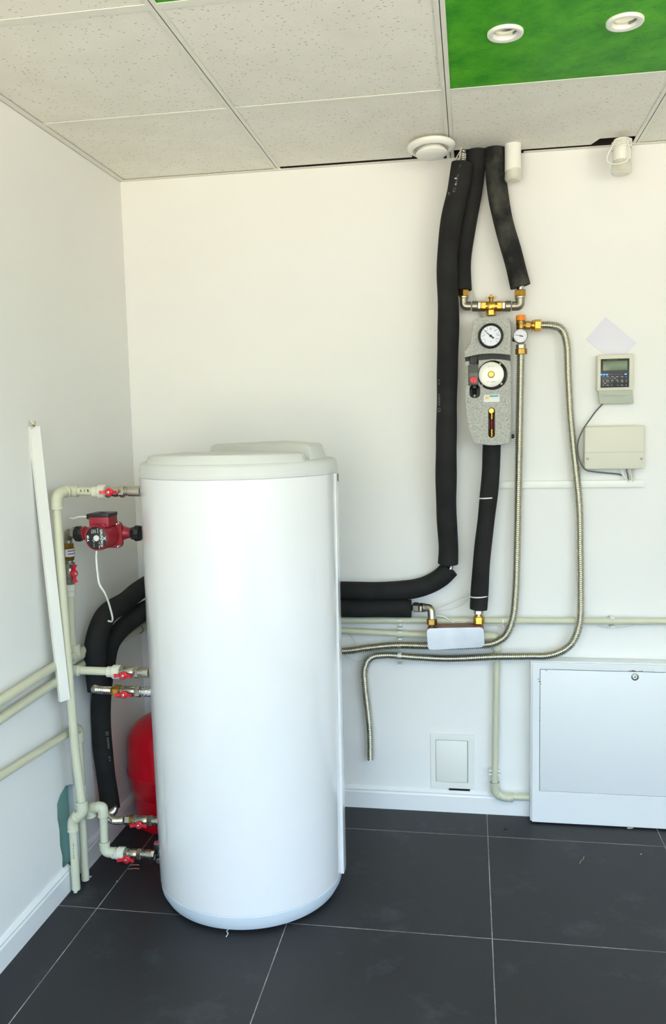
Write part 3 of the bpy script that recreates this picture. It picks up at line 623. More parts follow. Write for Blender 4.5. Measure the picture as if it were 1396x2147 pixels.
# ------------------------------------------------------------------ safety valve with pressure gauge
SY = -.07
t = thing('safety_valve', 'brass safety valve with orange cap and small round gauge right of the pump station', 'safety valve', P(1092, 743, SY))
bm = B(); cyl(bm, P(1091.5, 690, SY), P(1091.5, 672, SY), .0148); cyl(bm, P(1091.5, 681, SY), P(1091.5, 677, SY), .0158); cyl(bm, P(1091.5, 720, SY), P(1091.5, 688, SY), .0125); cyl(bm, P(1095, 682, SY), P(1113, 682.5, SY), .0120); finish('body', bm, BRASSD, t)
bm = B(); hexnut(bm, P(1101, 682, SY), P(1112, 682.5, SY), .0142, PI/6); finish('outlet_flats', bm, BRASSD, t)
bm = B(); lathe(bm, P(1091.5, 672, SY), Z, [(0, .0165), (.013, .0165), (.017, .0145), (.018, .008)], 14); o = finish('relief_cap', bm, ORANGE, t); o['label'] = 'orange ribbed cap'
bm = B(); cyl(bm, P(1113, 682.5, SY), P(1121, 682.5, SY), .0125); cyl(bm, P(1114.5, 682.5, SY), P(1118.5, 682.5, SY), .0185, 24); finish('adapter', bm, BRASS, t)
bm = B(); hexnut(bm, P(1120, 682.5, SY), P(1134, 682.5, SY), .0205, PI/6); finish('outlet_nut', bm, BRASS, t)
bm = B(); hexnut(bm, P(1092, 733, SY), P(1092, 722, SY), .0165); finish('grey_nut', bm, NICKD, t)
bm = B(); hexnut(bm, P(1092.5, 743.5, SY), P(1092.5, 731, SY), .0195); finish('hose_nut', bm, BRASSD, t)
c = P(1091, 704, SY-.035)
pg = bpy.data.objects.new('pressure_gauge', None); COL.objects.link(pg); pg.parent = t; pg.location = c-t.location
gd = gauge(pg, c, .0225, .0235, DIAL, math.radians(165), 11, bezmat=NICKD, hub=RED, depth=.022)
bm = B(); cyl(bm, c+Y_*.02, c+Y_*.035, .008); cyl(bm, P(1082, 712, SY), P(1074, 712, SY), .007); finish('gauge_stem', bm, BLACK, pg)

# ------------------------------------------------------------------ plate heat exchanger and its fittings
t = thing('plate_heat_exchanger', 'small rectangular steel plate heat exchanger with rounded corners under the hoses', 'heat exchanger', P(955, 1360, -.03))
def rquad(pts, r, n=6):
    out = []; k = len(pts)
    for i in range(k):
        a, b, c = V(pts[i-1]), V(pts[i]), V(pts[(i+1) % k]); s = b+(a-b).normalized()*r; e_ = b+(c-b).normalized()*r
        for j in range(n+1): u = j/n; out.append(s*(1-u)**2+b*2*u*(1-u)+e_*u*u)
    return out
ex = [P(893.5,1318,-.125), P(1014,1315.5,-.125), P(1016,1357,-.125), P(897,1363.5,-.125)]
bm = B(); plate(bm, rquad(ex, .017), [], 1, -.118, -.1255); finish('front_plate', bm, PLATE, t, smooth=False, bevel=.0022)
bm = B()
for k in range(9): plate(bm, rquad([e_+V((.0012 if k % 2 else 0, 0, -.0012 if k % 2 else 0))*(-1 if i in (1, 2) else 1) for i, e_ in enumerate(ex)], .016), [], 1, -.117+.0075*k, -.117+.0075*k+.005)
finish('plate_pack', bm, COPPER, t, smooth=False)
bm = B(); plate(bm, rquad(ex, .017), [], 1, -.048, -.04); finish('rear_plate', bm, NICK, t, smooth=False, bevel=.001)
bm = B()
cyl(bm, P(905, 1322, -.085), P(905, 1309, -.085), .0115); finish('port_stub', bm, COPPER, t); bm = B(); cyl(bm, P(1003, 1322, -.08), P(1003, 1308, -.08), .0115); finish('port_stub', bm, COPPER, t)
t = thing('pipe_elbow', 'nickel elbow with brass nut on the left top of the steel plate exchanger', 'pipe elbow', P(905, 1309, -.075))
bm = B(); sweep(bm, fillet([P(887,1274,-.062), P(904,1274.5,-.07), P(905,1299,-.082)], .02, 10), .0138, 28); finish('bend', bm, NICK, t)
bm = B(); cyl(bm, P(888,1274,-.062), P(891,1274,-.063), .0165); hexnut(bm, P(880,1274,-.06), P(887,1274,-.061), .0172, PI/6); finish('lock_nut', bm, NICK, t)
bm = B(); hexnut(bm, P(867,1273,-.055), P(879,1273.5,-.059), .0178, PI/6); cyl(bm, P(865,1273,-.055), P(868,1273,-.055), .013); finish('hose_nut', bm, NICKD, t)
bm = B(); lathe(bm, P(884.5,1274,-.062), X, [(0, .016), (.003, .016)], 24); finish('rubber_ring', bm, RUBB, t)
bm = B(); hexnut(bm, P(905.3,1310,-.085), P(905.3,1297.5,-.083), .0185); finish('union_nut', bm, BRASSD, t)
t = thing('pipe_union', 'brass and nickel union joining the zip-tied black sleeve to the heat exchanger', 'pipe union', P(1003, 1309, -.075))
bm = B(); cyl(bm, P(1003,1281,-.07), P(1003,1274,-.07), .012); hexnut(bm, P(1003,1288,-.072), P(1003,1280,-.07), .0165); cyl(bm, P(1003,1292,-.074), P(1003,1287,-.072), .0125); finish('nickel_nut', bm, NICK, t)
bm = B(); hexnut(bm, P(1003.5,1308.5,-.078), P(1003.5,1293,-.075), .0192); cyl(bm, P(1003.3,1294,-.075), P(1003.3,1290,-.074), .0165); finish('brass_nut', bm, BRASS, t)

# ------------------------------------------------------------------ plastic (grey-green) pipes
PR = .0123
def pipe(label, runs, loc, name='plastic_pipe', group='grey-green plastic pipes', mt=PPR, fit=()):
    t = thing(name, label, 'pipe', loc, group)
    for pts, r in runs:
        bm = B(); sweep(bm, pts, r, 24); finish('pipe_run', bm, mt, t, angle=50)
    for kind, pts, r in fit:
        bm = B()
        if kind == 'elbow': sweep(bm, fillet(pts, (V(pts[1])-V(pts[0])).length*.85, 10), r, 26); cyl(bm, V(pts[0]), V(pts[0]).lerp(V(pts[1]), .18), r*1.07); cyl(bm, V(pts[-1]), V(pts[-1]).lerp(V(pts[-2]), .18), r*1.07)
        elif kind == 'collar': cyl(bm, pts[0], pts[1], r, 28)
        elif kind == 'tee':
            cyl(bm, pts[0], pts[1], r, 26); cyl(bm, (V(pts[0])+V(pts[1]))/2, pts[2], r, 26)
        finish({'elbow': 'elbow', 'collar': 'coupling', 'tee': 'tee'}[kind], bm, PPRW if mt is PPR and kind == 'collar' else mt, t)
    return t
# along the left wall, through the corner, along the back wall
WZ = .030
zb1 = P(720,1298,-WZ).z
lw1 = [LW(-60,1497,WZ), LW(118,1394,WZ), V((WZ, -.35, .722)), V((WZ, -.07, .722))]
pipe('uppermost grey-green pipe running along the left wall and across the whole back wall', [
    ([V((WZ, -2.2, .735)), LW(0,1471,WZ), LW(118,1394,WZ), V((WZ, -.34, .724)), V((WZ, -.05, .722))], .0135),
    ([V((.05, -WZ, .722)), P(720,1300,-WZ), P(1040,1301,-WZ), P(1396,1303,-WZ), V((2.9, -WZ, .738))], .0118)],
    P(720,1300,0), fit=[('elbow', [V((WZ, -.09, .722)), V((WZ, -WZ, .722)), V((.09, -WZ, .722))], .0165),
    ('tee', [V((WZ, -.635, .724)), V((WZ, -.565, .724)), V((WZ, -.60, .765))], .0168)])
p2z = P(720,1322,-WZ).z
pipe('grey-green pipe below the uppermost one, dropping down into the white cabinet', [
    ([V((WZ, -2.2, .694)), LW(0,1508,WZ), LW(118,1429,WZ), V((WZ, -.34, .688)), V((WZ, -.05, .686))], .0132),
    ([V((.05, -WZ, .686)), P(720,1322,-WZ), P(890,1331,-WZ), P(1022,1333,-WZ)], .0115),
    ([P(1042,1350,-WZ), P(1041,1400,-WZ), P(1037,1640,-WZ)], .0118), ([P(1075,1671,-WZ), P(1112,1672,-WZ)], .0118)],
    P(1040,1640,0), fit=[('elbow', [V((WZ, -.09, .686)), V((WZ, -WZ, .686)), V((.09, -WZ, .686))], .016),
    ('elbow', [P(1014,1333,-WZ), P(1042,1334,-WZ), P(1042,1362,-WZ)], .0158),
    ('elbow', [P(1037,1640,-WZ), P(1038,1660,-WZ), P(1048,1669,-WZ)], .0160), ('elbow', [P(1040,1661,-WZ), P(1052,1671,-WZ), P(1075,1672,-WZ)], .0158)])
# pipe 3 and its drop
C3 = V((.028, -.605, 0))
pipe('lowest grey-green pipe on the left wall, turning down behind the front riser', [
    ([V((.028, -2.2, .565)), LW(0,1628,.028), LW(145,1537,.028), V((.028, -.62, .497))], .0112),
    ([V((.028, -.605, .48)), V((.030, -.61, .30)), V((.033, -.62, .255)), V((.033, -.622, .003))], .0125)],
    V((.033, -.622, 0)), fit=[('elbow', [V((.028, -.645, .499)), V((.028, -.605, .499)), V((.028, -.605, .455))], .0158),
    ('collar', [V((.030, -.611, .315)), V((.031, -.613, .28))], .0158), ('collar', [V((.033, -.622, .25)), V((.033, -.622, .215))], .0158)])
# front riser
RX = .042; RY = -.70
top = P(119,1050,RY); 
TY = -.645
r_top = [P(119.5,1062,RY), P(128,1200,RY), P(143,1400,RY), P(157,1570,RY), P(171,1682,RY)]
jog = [P(171,1682,RY), P(173,1702,RY), P(154,1716,-.69), P(153,1738,-.69)]
foot = FL(160,1866)
riser = pipe('tall front grey-green riser beside the white strip, with a jog above the floor', [
    (r_top, .0132), ([P(153,1734,-.69), P(160,1864,-.685)], .0128), ([P(160,1030,TY), P(205,1031,TY)], .0128)],
    V((.04, -.69, 0)), fit=[('elbow', [P(119.5,1068,RY), P(119,1036,RY), P(140,1030,-.66)], .0168), ('elbow', [P(133,1031,-.67), P(146,1030,-.645), P(164,1031,-.645)], .0160),
    ('elbow', [P(171,1680,RY), P(173.5,1704,RY), P(160,1713,-.695)], .0168), ('elbow', [P(164,1709,-.695), P(152,1720,-.69), P(153.5,1742,-.69)], .0168)])
for k, s in enumerate(('T', '1', '8')): pass
text('pen_mark', '\u03bb  1  B', .010, P(181,1029.5,TY)+V((0, -.0134, .0015)), X, Z, INK, riser, .0002, bold=.0003)
text('pen_mark', 'PPR  25 x 4,2  PN20', .006, P(155.5,1780,-.69)+V((.004, -.0132, 0)), -Z, X, GREYINK, riser, .0001)
# thin riser behind, from the pump down to pipe one
C2Y = -.60
def CP(px, py): return P(px, py, C2Y)
pipe('rear grey-green riser below the red butterfly valve beside the circulation pump', [([CP(147,1240), CP(149,1300), CP(152,1372)], .0128)], CP(152,1372),
     fit=[('collar', [CP(147,1224), CP(147,1238)], .0178), ('collar', [CP(147,1238), CP(147.5,1250)], .0155)])
# branch to third valve
pipe('short horizontal grey-green branch pipe crossing in front of the black hoses to a red valve', [([V((.035, TY, P(150,1405,TY).z)), P(238,1408,TY)], .0125)], P(160,1405,TY),
     fit=[('collar', [P(152,1406,TY), P(167,1406,TY)], .0165)])
# U shaped feed at the bottom
pipe('U-shaped grey-green feed pipe near the floor leading to the lowest red valve', [([P(192,1693,-.63), P(207,1692,-.63)], .0128), ([P(217,1712,-.63), P(219,1768,-.63)], .0125)], P(218,1780,-.63),
     fit=[('elbow', [P(204,1692,-.63), P(215.5,1692,-.63), P(216.5,1712,-.63)], .0162), ('elbow', [P(192,1711,-.625), P(188,1693,-.63), P(208,1692,-.63)], .0162),
          ('elbow', [P(219,1764,-.63), P(220,1786,-.63), P(244,1788,-.63)], .0162)])
# clips on the back wall pipes
def clip(label, px, py, h=.03, wd=.014, depth=.03):
    c = P(px, py, 0); bm = B()
    box(bm, V((c.x-wd/2, -.012, c.z-h/2)), V((c.x+wd/2, -.001, c.z+h/2)), .001)
    box(bm, V((c.x-wd/2, -depth-.012, c.z+h/2-.005)), V((c.x+wd/2, -.011, c.z+h/2)), .001); box(bm, V((c.x-wd/2, -depth-.012, c.z-h/2)), V((c.x+wd/2, -.011, c.z-h/2+.005)), .001)
    o = finish('pipe_clip', bm, WP); rebase(o, c); tag(o, label, 'pipe clip', 'white pipe clips on the back wall')
clip('white clip holding the upper wall pipe between tank and heat exchanger', 840, 1304, .034)
clip('white clip holding the lower wall pipe left of the heat exchanger', 840, 1327, .032)
clip('white clip holding the corrugated hose left of the heat exchanger', 840, 1354, .036, depth=.055)
clip('white clip holding the lowest corrugated hose left of the heat exchanger', 840, 1377, .036, depth=.045)
clip('white clip on the upper wall pipe above the white cabinet', 1280, 1300, .036)
clip('white clip on the vertical pipe beside the access hatch, near its bottom elbow', 1036.5, 1613, .018, .040, .022)

# ------------------------------------------------------------------ ball valves
def butterfly(bm, c, ax, up, span=.027, w=.010):
    """two wings along 'up' around hub axis 'ax'"""
    ax, up = V(ax).normalized(), V(up).normalized(); side = ax.cross(up)
    lathe(bm, c-ax*.002, ax, [(0, .0105), (.002, .0118), (.008, .0118), (.010, .009)], 24)
    for s in (1, -1):
        pts = [c+up*s*.006-side*.005, c+up*s*span*.62-side*.0042+ax*.004, c+up*s*span-side*w*.55+ax*.007, c+up*s*span+side*w*.55+ax*.007, c+up*s*span*.62+side*.0042+ax*.004, c+up*s*.006+side*.005]
        quadbox(bm, pts, ax*.0045)
def valve(label, x0, x1, y, Yv, tilt=0, adapter=None, drop=0, hx=None, tail=None, foil=False):
    a, b = P(x0, y, Yv), P(x1, y+tilt, Yv); L = (b-a).length; d = (b-a).normalized()
    t = thing('ball_valve', label, 'ball valve', (a+b)/2, 'ball valves with red handles')
    bm = B(); lathe(bm, a, d, [(0, .0155), (.001, .0165), (L*.22, .0165), (L*.24, .0138), (L*.34, .0150), (L*.5, .0168), (L*.66, .0150), (L*.72, .0138), (L*.74, .0150), (L, .0145)], 32); bd = finish('body', bm, NICK, t)
    bm = B(); hexnut(bm, a+d*L*.72, a+d*L*.98, .0182, PI/6); finish('hex_end', bm, NICK, t); bm = B(); hexnut(bm, a+d*L*.0, a+d*L*.2, .0185, PI/6); finish('hex_end', bm, NICK, t)
    hc = P(hx or (x0+x1)/2, y+tilt/2, Yv)+V((0, -.020, -drop)); 
    bm = B(); cyl(bm, hc+V((0, .018, drop*.6)), hc, .0062); cyl(bm, hc+V((0, .012, 0)), hc+V((0, .002, 0)), .0085); finish('stem', bm, NICK, t)
    bm = B(); butterfly(bm, hc, FR, d); hd = finish('handle', bm, RED, t, angle=30)
    bm = B(); lathe(bm, hc+FR*.008, FR, [(0, .0052), (.003, .005), (.004, .003)], 6); finish('handle_screw', bm, NICK, hd)
    if adapter is not None:
        bm = B(); cyl(bm, a-d*.024, a+d*.001, .0215, 32, .003); cyl(bm, a-d*.042, a-d*.022, .0165, 28, .002); finish('plastic_adapter', bm, PPRW, t) if adapter == 'p' else (bm.free())
        if adapter == 'b': bm = B(); hexnut(bm, a-d*.020, a+d*.002, .0212, PI/6); cyl(bm, a-d*.024, a-d*.019, .016); o = finish('hose_nut', bm, BRASS, t); o['label'] = 'brass hexagonal nut'
        if adapter == 'n': bm = B(); cyl(bm, a-d*.012, a-d*.0045, .0175, 28); cyl(bm, a-d*.005, a+d*.001, .0185, 28); o = finish('hose_collar', bm, BRASSD, t); bm = B(); hexnut(bm, a-d*.028, a-d*.011, .0172); finish('hose_nut', bm, NICK, t)
    bm = B(); e_ = V((tail if tail else .288, Yv, b.z)); cyl(bm, b-d*.002, b+d*.016, .0122); cyl(bm, b+d*.003, b+d*.006, .0142); cyl(bm, b+d*.011, V((e_.x, b.y, b.z)), .0155, 28)
    finish('union_tail', bm, mat('crumpled_foil', srgb(225, 226, 224), .22, 1, bump=1, bscale=130) if foil else NICK, t, angle=30)
    return t
valve('ball valve with red handle at the top left, level with the tank lid', 222, 262, 1031, TY, -1, adapter='p', hx=235, drop=.0)
valve('ball valve with red handle on the plastic branch, upper of the middle pair', 252, 293, 1409, TY, 1, adapter='p', hx=265, drop=.003)
valve('ball valve with brass nut and red handle, lower of the middle pair', 254, 296, 1449, -.62, 1, adapter='b', hx=266, drop=.003, foil=True)
valve('red-handled ball valve on a bare steel hose at the foot of the red vessel', 281, 322, 1720, -.58, 1, adapter='n', hx=297, drop=.004)
valve('lowest ball valve with red handle near the floor on the U-shaped pipe', 262, 299, 1790, -.63, 1, adapter='p', hx=271, drop=.006, tail=.264)
# drain tap beside the tank foot
t = thing('drain_tap', 'chrome drain tap with black knob between the lowest red valve and the tank foot', 'tap', P(328, 1795, -.62))
bm = B(); cyl(bm, P(316,1791,-.62), P(345,1793,-.61), .0128); hexnut(bm, P(321,1791,-.62), P(328,1791,-.62), .0165); cyl(bm, P(334,1797,-.63), P(333,1806,-.65), .009); cyl(bm, P(331,1790,-.62), P(331,1778,-.62), .0075); finish('body', bm, NICK, t)
bm = B(); lathe(bm, P(331,1781,-.62), Z, [(0, .010), (.002, .012), (.018, .0125), (.020, .0118)], 24); kb = finish('knob', bm, BLACK, t)
bm = B(); lathe(bm, P(331,1781,-.62)+Z*.0198, Z, [(0, .0115), (.005, .011), (.006, .009)], 24); finish('knob_cap', bm, mat('faded_red_cap', srgb(150, 90, 92), .5), kb)
bm = B(); sweep(bm, [P(328,1786,-.63), P(325,1793,-.645), P(324,1803,-.65)], .006, 10); finish('lever', bm, BLACK, t)

# vertical valve and check valve below the pump
t = thing('ball_valve', 'vertical ball valve with red butterfly handle below the brass check valve', 'ball valve', CP(147, 1222), 'ball valves with red handles')
bm = B(); a, b = CP(147, 1222), CP(145.5, 1180); L = (b-a).length
lathe(bm, a, b-a, [(0, .0155), (L*.2, .0155), (L*.22, .0135), (L*.35, .0145), (L*.5, .0165), (L*.65, .0145), (L*.75, .0135), (L*.78, .017), (L, .017)], 32); finish('body', bm, NICKD, t)
bm = B(); hexnut(bm, a, a.lerp(b, .22), .0175); finish('hex_end', bm, NICKD, t); bm = B(); hexnut(bm, a.lerp(b, .76), b, .0185); finish('hex_end', bm, NICKD, t)
hc = CP(155, 1201)+V((.004, -.010, 0)); ax = V((.75, -.66, 0)).normalized()
bm = B(); cyl(bm, CP(149, 1201), hc, .0062); cyl(bm, hc, hc+ax*.016, .0042); finish('stem', bm, NICK, t)
bm = B(); butterfly(bm, hc, ax, Z, .027, .016); finish('handle', bm, RED, t, angle=30)
t = thing('check_valve', 'brass check valve with pale sticker under the pump inlet', 'check valve', CP(144, 1172))
bm = B(); hexnut(bm, CP(144.8, 1174), CP(144.6, 1167), .0175); cyl(bm, CP(144.6, 1168), CP(144, 1148), .0178, 32); hexnut(bm, CP(144, 1149), CP(143.5, 1139), .0168); finish('body', bm, BRASSD, t)
bm = B(); cyl(bm, CP(145.2, 1181), CP(145, 1174), .0115); finish('nipple', bm, NICKD, t); bm = B(); cyl(bm, CP(143.5, 1139), CP(143, 1128), .012); finish('nipple', bm, NICKD, t)
bm = B(); c = CP(144.3, 1158)
A = [rad(-100+14*i) for i in range(9)]
lo = [bm.verts.new(c+V((.0182*math.cos(a), .0182*math.sin(a), -.0115))) for a in A]; hi = [bm.verts.new(c+V((.0182*math.cos(a), .0182*math.sin(a), .0115))) for a in A]
for i in range(8): bm.faces.new((lo[i], lo[i+1], hi[i+1], hi[i]))
finish('paper_sticker', bm, PAPER, t)
bm = B()
for dz in (-.003, .006):
    lo = [bm.verts.new(c+V((.0184*math.cos(a), .0184*math.sin(a), dz-.002))) for a in A[2:]]; hi = [bm.verts.new(c+V((.0184*math.cos(a), .0184*math.sin(a), dz+.002))) for a in A[2:]]
    for i in range(6): bm.faces.new((lo[i], lo[i+1], hi[i+1], hi[i]))
finish('sticker_print', bm, GREYINK, t)

# ------------------------------------------------------------------ circulation pump
PY = -.615
t = thing('circulation_pump', 'dark red circulation pump with black faceplate between the riser and the tank', 'pump', P(203, 1150, PY))
def PP(px, py, dy=0): return P(px, py, PY+dy)
bm = B(); cyl(bm, PP(143,1117), PP(153,1117), .0115); hexnut(bm, PP(142,1117), PP(145,1117), .014); cyl(bm, CP(143, 1130), PP(143.5,1115), .012); finish('inlet_elbow', bm, NICKD, t)
bm = B(); hexnut(bm, PP(151,1117), PP(160,1117), .0178, PI/6); finish('inlet_nut', bm, NICK, t)
for nm, xa, xb, xc, y in (('inlet_union', 158, 168, 178, 1119), ('outlet_union', 296, 288, 276, 1118)):
    bm = B(); a = PP(xa, y); b = PP(xc, y); L = (b-a).length; lathe(bm, a, b-a, [(0, .019), (.003, .0235), (L*.55, .0245), (L*.72, .0205), (L, .0185)], 10); finish(nm, bm, RUBB, t, angle=20)
bm = B(); cyl(bm, PP(166,1118), PP(192,1118), .0185); cyl(bm, PP(176,1118), PP(181,1118), .0215); 
lathe(bm, PP(282,1117), PP(240,1117)-PP(282,1117), [(0, .0155), (.012, .015), (.026, .018), (.05, .028)], 32)
c = PP(232,1119); lathe(bm, V((c.x, PY+.035, c.z)), FR, [(0, .02), (.008, .036), (.035, .041), (.05, .041)], 48)
finish('pump_housing', bm, PUMPR, t, angle=40)
# flange plate with four screws
F0 = V((c.x, PY-.012, c.z))
bm = B(); plate(bm, rquad([F0+V((-.046, 0, -.040)), F0+V((.046, 0, -.040)), F0+V((.046, 0, .040)), F0+V((-.046, 0, .040))], .018), [], 1, PY-.012, PY-.026); finish('flange', bm, PUMPR, t, smooth=False, bevel=.003)
bm = B()
for sx2 in (-1, 1):
    for sz in (-1, 1): bm = B(); lathe(bm, F0+V((.036*sx2, -.013, .034*sz)), FR, [(0, .0052), (.005, .0052), (.006, .004), (.0045, .002)], 14); finish('flange_screw', bm, NICK, t)
MY = PY-.012; LEN = .075
bm = B(); lathe(bm, V((F0.x, MY-.012, F0.z)), FR, [(0, .040), (.004, .0385), (LEN-.012, .0375), (LEN-.004, .0375), (LEN, .0355), (LEN-.0005, .0335), (LEN-.003, .033)], 64); mo = finish('motor', bm, PUMPR, t)
fy = MY-.012-LEN+.0025; fcn = V((F0.x, fy, F0.z))
bm = B(); lathe(bm, fcn+Y_*.001, FR, [(0, .0332), (.0015, .0330), (.002, .0322)], 56); fp = finish('faceplate', bm, BLACK, mo)
ty = fy-.0014
text('maker_name', 'GRUNDFOS', .0098, V((fcn.x+.0150, ty, fcn.z+.0)), -Z, X, WHITEP, fp, .0002, bold=.0002)
text('model_mark', '60 A', .0092, V((fcn.x-.0272, ty, fcn.z-.001)), -Z, X, WHITEP, fp, .0002, bold=.0004)
text('rating_print', '230V\n50Hz\n1x 2A', .0052, V((fcn.x-.009, ty, fcn.z+.0195)), -Z, X, WHITEP, fp, .0002)
text('rating_print', 'IP44 95', .0050, V((fcn.x+.0042, ty, fcn.z+.022)), -Z, X, WHITEP, fp, .0002)
text('rating_print', 'I  II  III', .0050, V((fcn.x-.0095, ty, fcn.z-.020)), -Z, X, WHITEP, fp, .0002)
text('rating_print', 'CE  10bar', .0052, V((fcn.x+.0075, ty, fcn.z-.021)), -Z, X, WHITEP, fp, .0002)
bm = B()   # emblem: crossed bars
q = V((fcn.x+.0245, ty, fcn.z-.001))
for p0, p1 in (((-.005, .0045), (.005, -.0045)), ((-.005, -.0045), (.0005, .0)), ((.001, .0035), (.005, .0045)), ((.001, .0035), (.0025, -.0005))):
    a = q+V((p0[0], 0, p0[1])); b = q+V((p1[0], 0, p1[1])); d = (b-a).normalized(); n = V((-d.z, 0, d.x))*.0009; quadbox(bm, [a-n, b-n, b+n, a+n], (0, -.0003, 0))
finish('emblem', bm, WHITEP, fp, smooth=False)
bm = B(); sweep(bm, [fcn+V((.0135*math.cos(a), -.0012, .0135*math.sin(a))) for a in [rad(200+5*i) for i in range(9)]], .0007, 6); finish('arc_mark', bm, WHITEP, fp)
bm = B(); lathe(bm, fcn, FR, [(0, .009), (.004, .009), (.0055, .0078)], 32); box(bm, fcn+V((-.0078, -.0058, -.0006)), fcn+V((.0078, -.0053, .0006))); finish('vent_screw', bm, SILV, fp)
# terminal box: red lower part, black lid
kx, kz = F0.x, F0.z
bm = B(); box(bm, V((kx-.031, MY-.066, kz+.030)), V((kx+.031, MY-.004, kz+.060)), .002); box(bm, V((kx-.024, MY-.074, kz+.020)), V((kx+.022, MY-.006, kz+.040)), .004); tb = finish('terminal_box', bm, PUMPR, t)
bm = B(); box(bm, V((kx-.033, MY-.068, kz+.058)), V((kx+.033, MY-.002, kz+.070)), .004); box(bm, V((kx-.042, MY-.060, kz+.052)), V((kx-.030, MY-.020, kz+.068)), .003); 
lathe(bm, V((kx+.004, MY-.045, kz+.069)), Z, [(0, .0155), (.0015, .015), (.002, .0115), (-.002, .011)], 28); finish('terminal_lid', bm, BLACK, tb)
bm = B(); lathe(bm, V((kx+.004, MY-.045, kz+.0705)), Z, [(0, .0095), (.0022, .0088), (.0024, .002)], 24); finish('lid_dial', bm, RUBB, tb)
# pump cables
def cable(label, pts, r, mt, cat='cable', name='cable', group=None, step=.006):
    s = spline(pts, step); bm = B(); sweep(bm, s, r, 10); o = finish(name, bm, mt); rebase(o, s[0]); tag(o, label, cat, group); return o
cable('white cable dangling from under the red pump onto the black hoses', [PP(203,1150,-.05), PP(202,1170,-.05), PP(205,1205,-.05), PP(209,1226,-.05), PP(219,1242,-.04), PP(229,1268,.0), PP(236,1298,.03), PP(234,1303,.04), PP(227,1302,.05)], .0031, WCAB)
cable('short white cable stub at the left of the pump terminal box', [V((kx-.038, MY-.04, kz+.058)), PP(163,1084,-.04), PP(155,1087,-.03), PP(146,1086,-.02)], .0026, WCAB)

# ------------------------------------------------------------------ white strip leaning on the left wall
a0, a1 = LW(73,894,.014), P(137,1469,-.735)
t = thing('cable_trunking', 'loose white plastic trunking strip leaning diagonally against the left wall', 'trunking', a1)
d = (a1-a0).normalized(); wv = (X*.55+Y_*.84); wv = (wv-d*wv.dot(d)).normalized(); nv = d.cross(wv); nv = nv if nv.dot(CAM-a0) > 0 else -nv
bm = B(); wd, hp_ = .0155, .012
prof = [(-wd, 0), (-wd, hp_), (wd, hp_), (wd, 0), (wd*.45, 0), (wd*.45, .002), (wd*.86, .002), (wd*.86, hp_-.002), (-wd*.86, hp_-.002), (-wd*.86, .002), (-wd*.45, .002), (-wd*.45, 0)]
r1 = [bm.verts.new(a0+wv*x-nv*(hp_-y)) for x, y in prof]; r2 = [bm.verts.new(a1+wv*x-nv*(hp_-y)) for x, y in prof]
for i in range(len(prof)): bm.faces.new((r1[i], r1[(i+1) % len(prof)], r2[(i+1) % len(prof)], r2[i]))
finish('channel', bm, WP, t, smooth=False)
bm = B(); sweep(bm, [LW(64,882,.012), LW(70,888,.02), LW(74,884,.02), LW(72,892,.012), LW(66,898,.012)], .0025, 8); finish('end_clip', bm, CREAM, t)
bm = B(); box(bm, LW(70,893,.012)-V((.003, .003, .003)), LW(70,893,.012)+V((.003, .003, .003))); finish('screw', bm, BRASSD, t)

# ------------------------------------------------------------------ red expansion vessel
VC = V((.158, -.19, 0)); VR = .142
t = thing('expansion_vessel', 'bright red domed expansion vessel on the floor behind the left side of the tank', 'expansion vessel', VC)
bm = B(); lathe(bm, VC, Z, [(.10, .105), (.11, VR-.022), (.125, VR-.010), (.165, VR-.004), (.195, VR-.001), (.205, VR+.002), (.210, VR)]+[(.29+.115*math.sin(a), VR*math.cos(a)**.75) for a in [rad(x) for x in range(0, 88, 6)]]+[(.405, .01)], 72); finish('shell', bm, VESR, t, angle=50)
bm = B(); lathe(bm, VC, Z, [(.196, VR-.002), (.197, VR+.004), (.207, VR+.004), (.208, VR-.002)], 72, cap=False); finish('clamp_seam', bm, VESR, t)
bm = B(); lathe(bm, VC, Z, [(0, VR-.028), (.004, VR-.024), (.10, VR-.018), (.13, VR-.012)], 64); finish('skirt', bm, VESR, t)

# ------------------------------------------------------------------ manifold cabinet
DC = .066
t = thing('manifold_cabinet', 'low white metal manifold cabinet with lock against the back wall', 'cabinet', (2.0, -.03, 0))
tl = P(1116, 1388, -DC); bl = P(1112, 1724, -DC); CX0 = (P(1113,1388,-DC).x+P(1111.5,1724,-DC).x)/2; CX1 = CX0+.95; CZ = P(1130,1387,-DC).z
dx0 = P(1131,1530,-DC).x; dz1 = P(1180,1404,-DC).z; dz0 = P(1180,1661,-DC).z; CZ0 = .006
bm = B(); box(bm, (CX0, -DC+.008, CZ0), (CX1, -.001, CZ), .001); finish('body', bm, CABI, t)
ix = CX0+.006
bm = B(); fo = [V((ix, 0, CZ0)), V((CX1-.006, 0, CZ0)), V((CX1-.006, 0, CZ-.003)), V((ix, 0, CZ-.003))]; hi_ = [V((dx0, 0, dz0)), V((CX1-.03, 0, dz0)), V((CX1-.03, 0, dz1)), V((dx0, 0, dz1))]
plate(bm, fo, [hi_], 1, -DC+.0085, -DC); finish('front_frame', bm, CABI, t, smooth=False, bevel=.0008)
bm = B(); box(bm, (dx0+.0018, -DC+.0008, dz0+.0012), (CX1-.0318, -DC+.006, dz1-.0022), .0008); dr = finish('door', bm, CABI, t)
bm = B(); box(bm, (dx0-.002, -DC+.0075, dz0-.002), (CX1-.02, -DC+.0081, dz1+.002)); finish('door_gap', bm, LIDG, t)
lc = P(1331, 1419.5, -DC)
bm = B(); lathe(bm, lc+Y_*.004, FR, [(0, .0125), (.004, .0125), (.0055, .011), (.0058, .008), (.0035, .0072)], 32, cap=False); lk = finish('lock', bm, NICKD, dr)
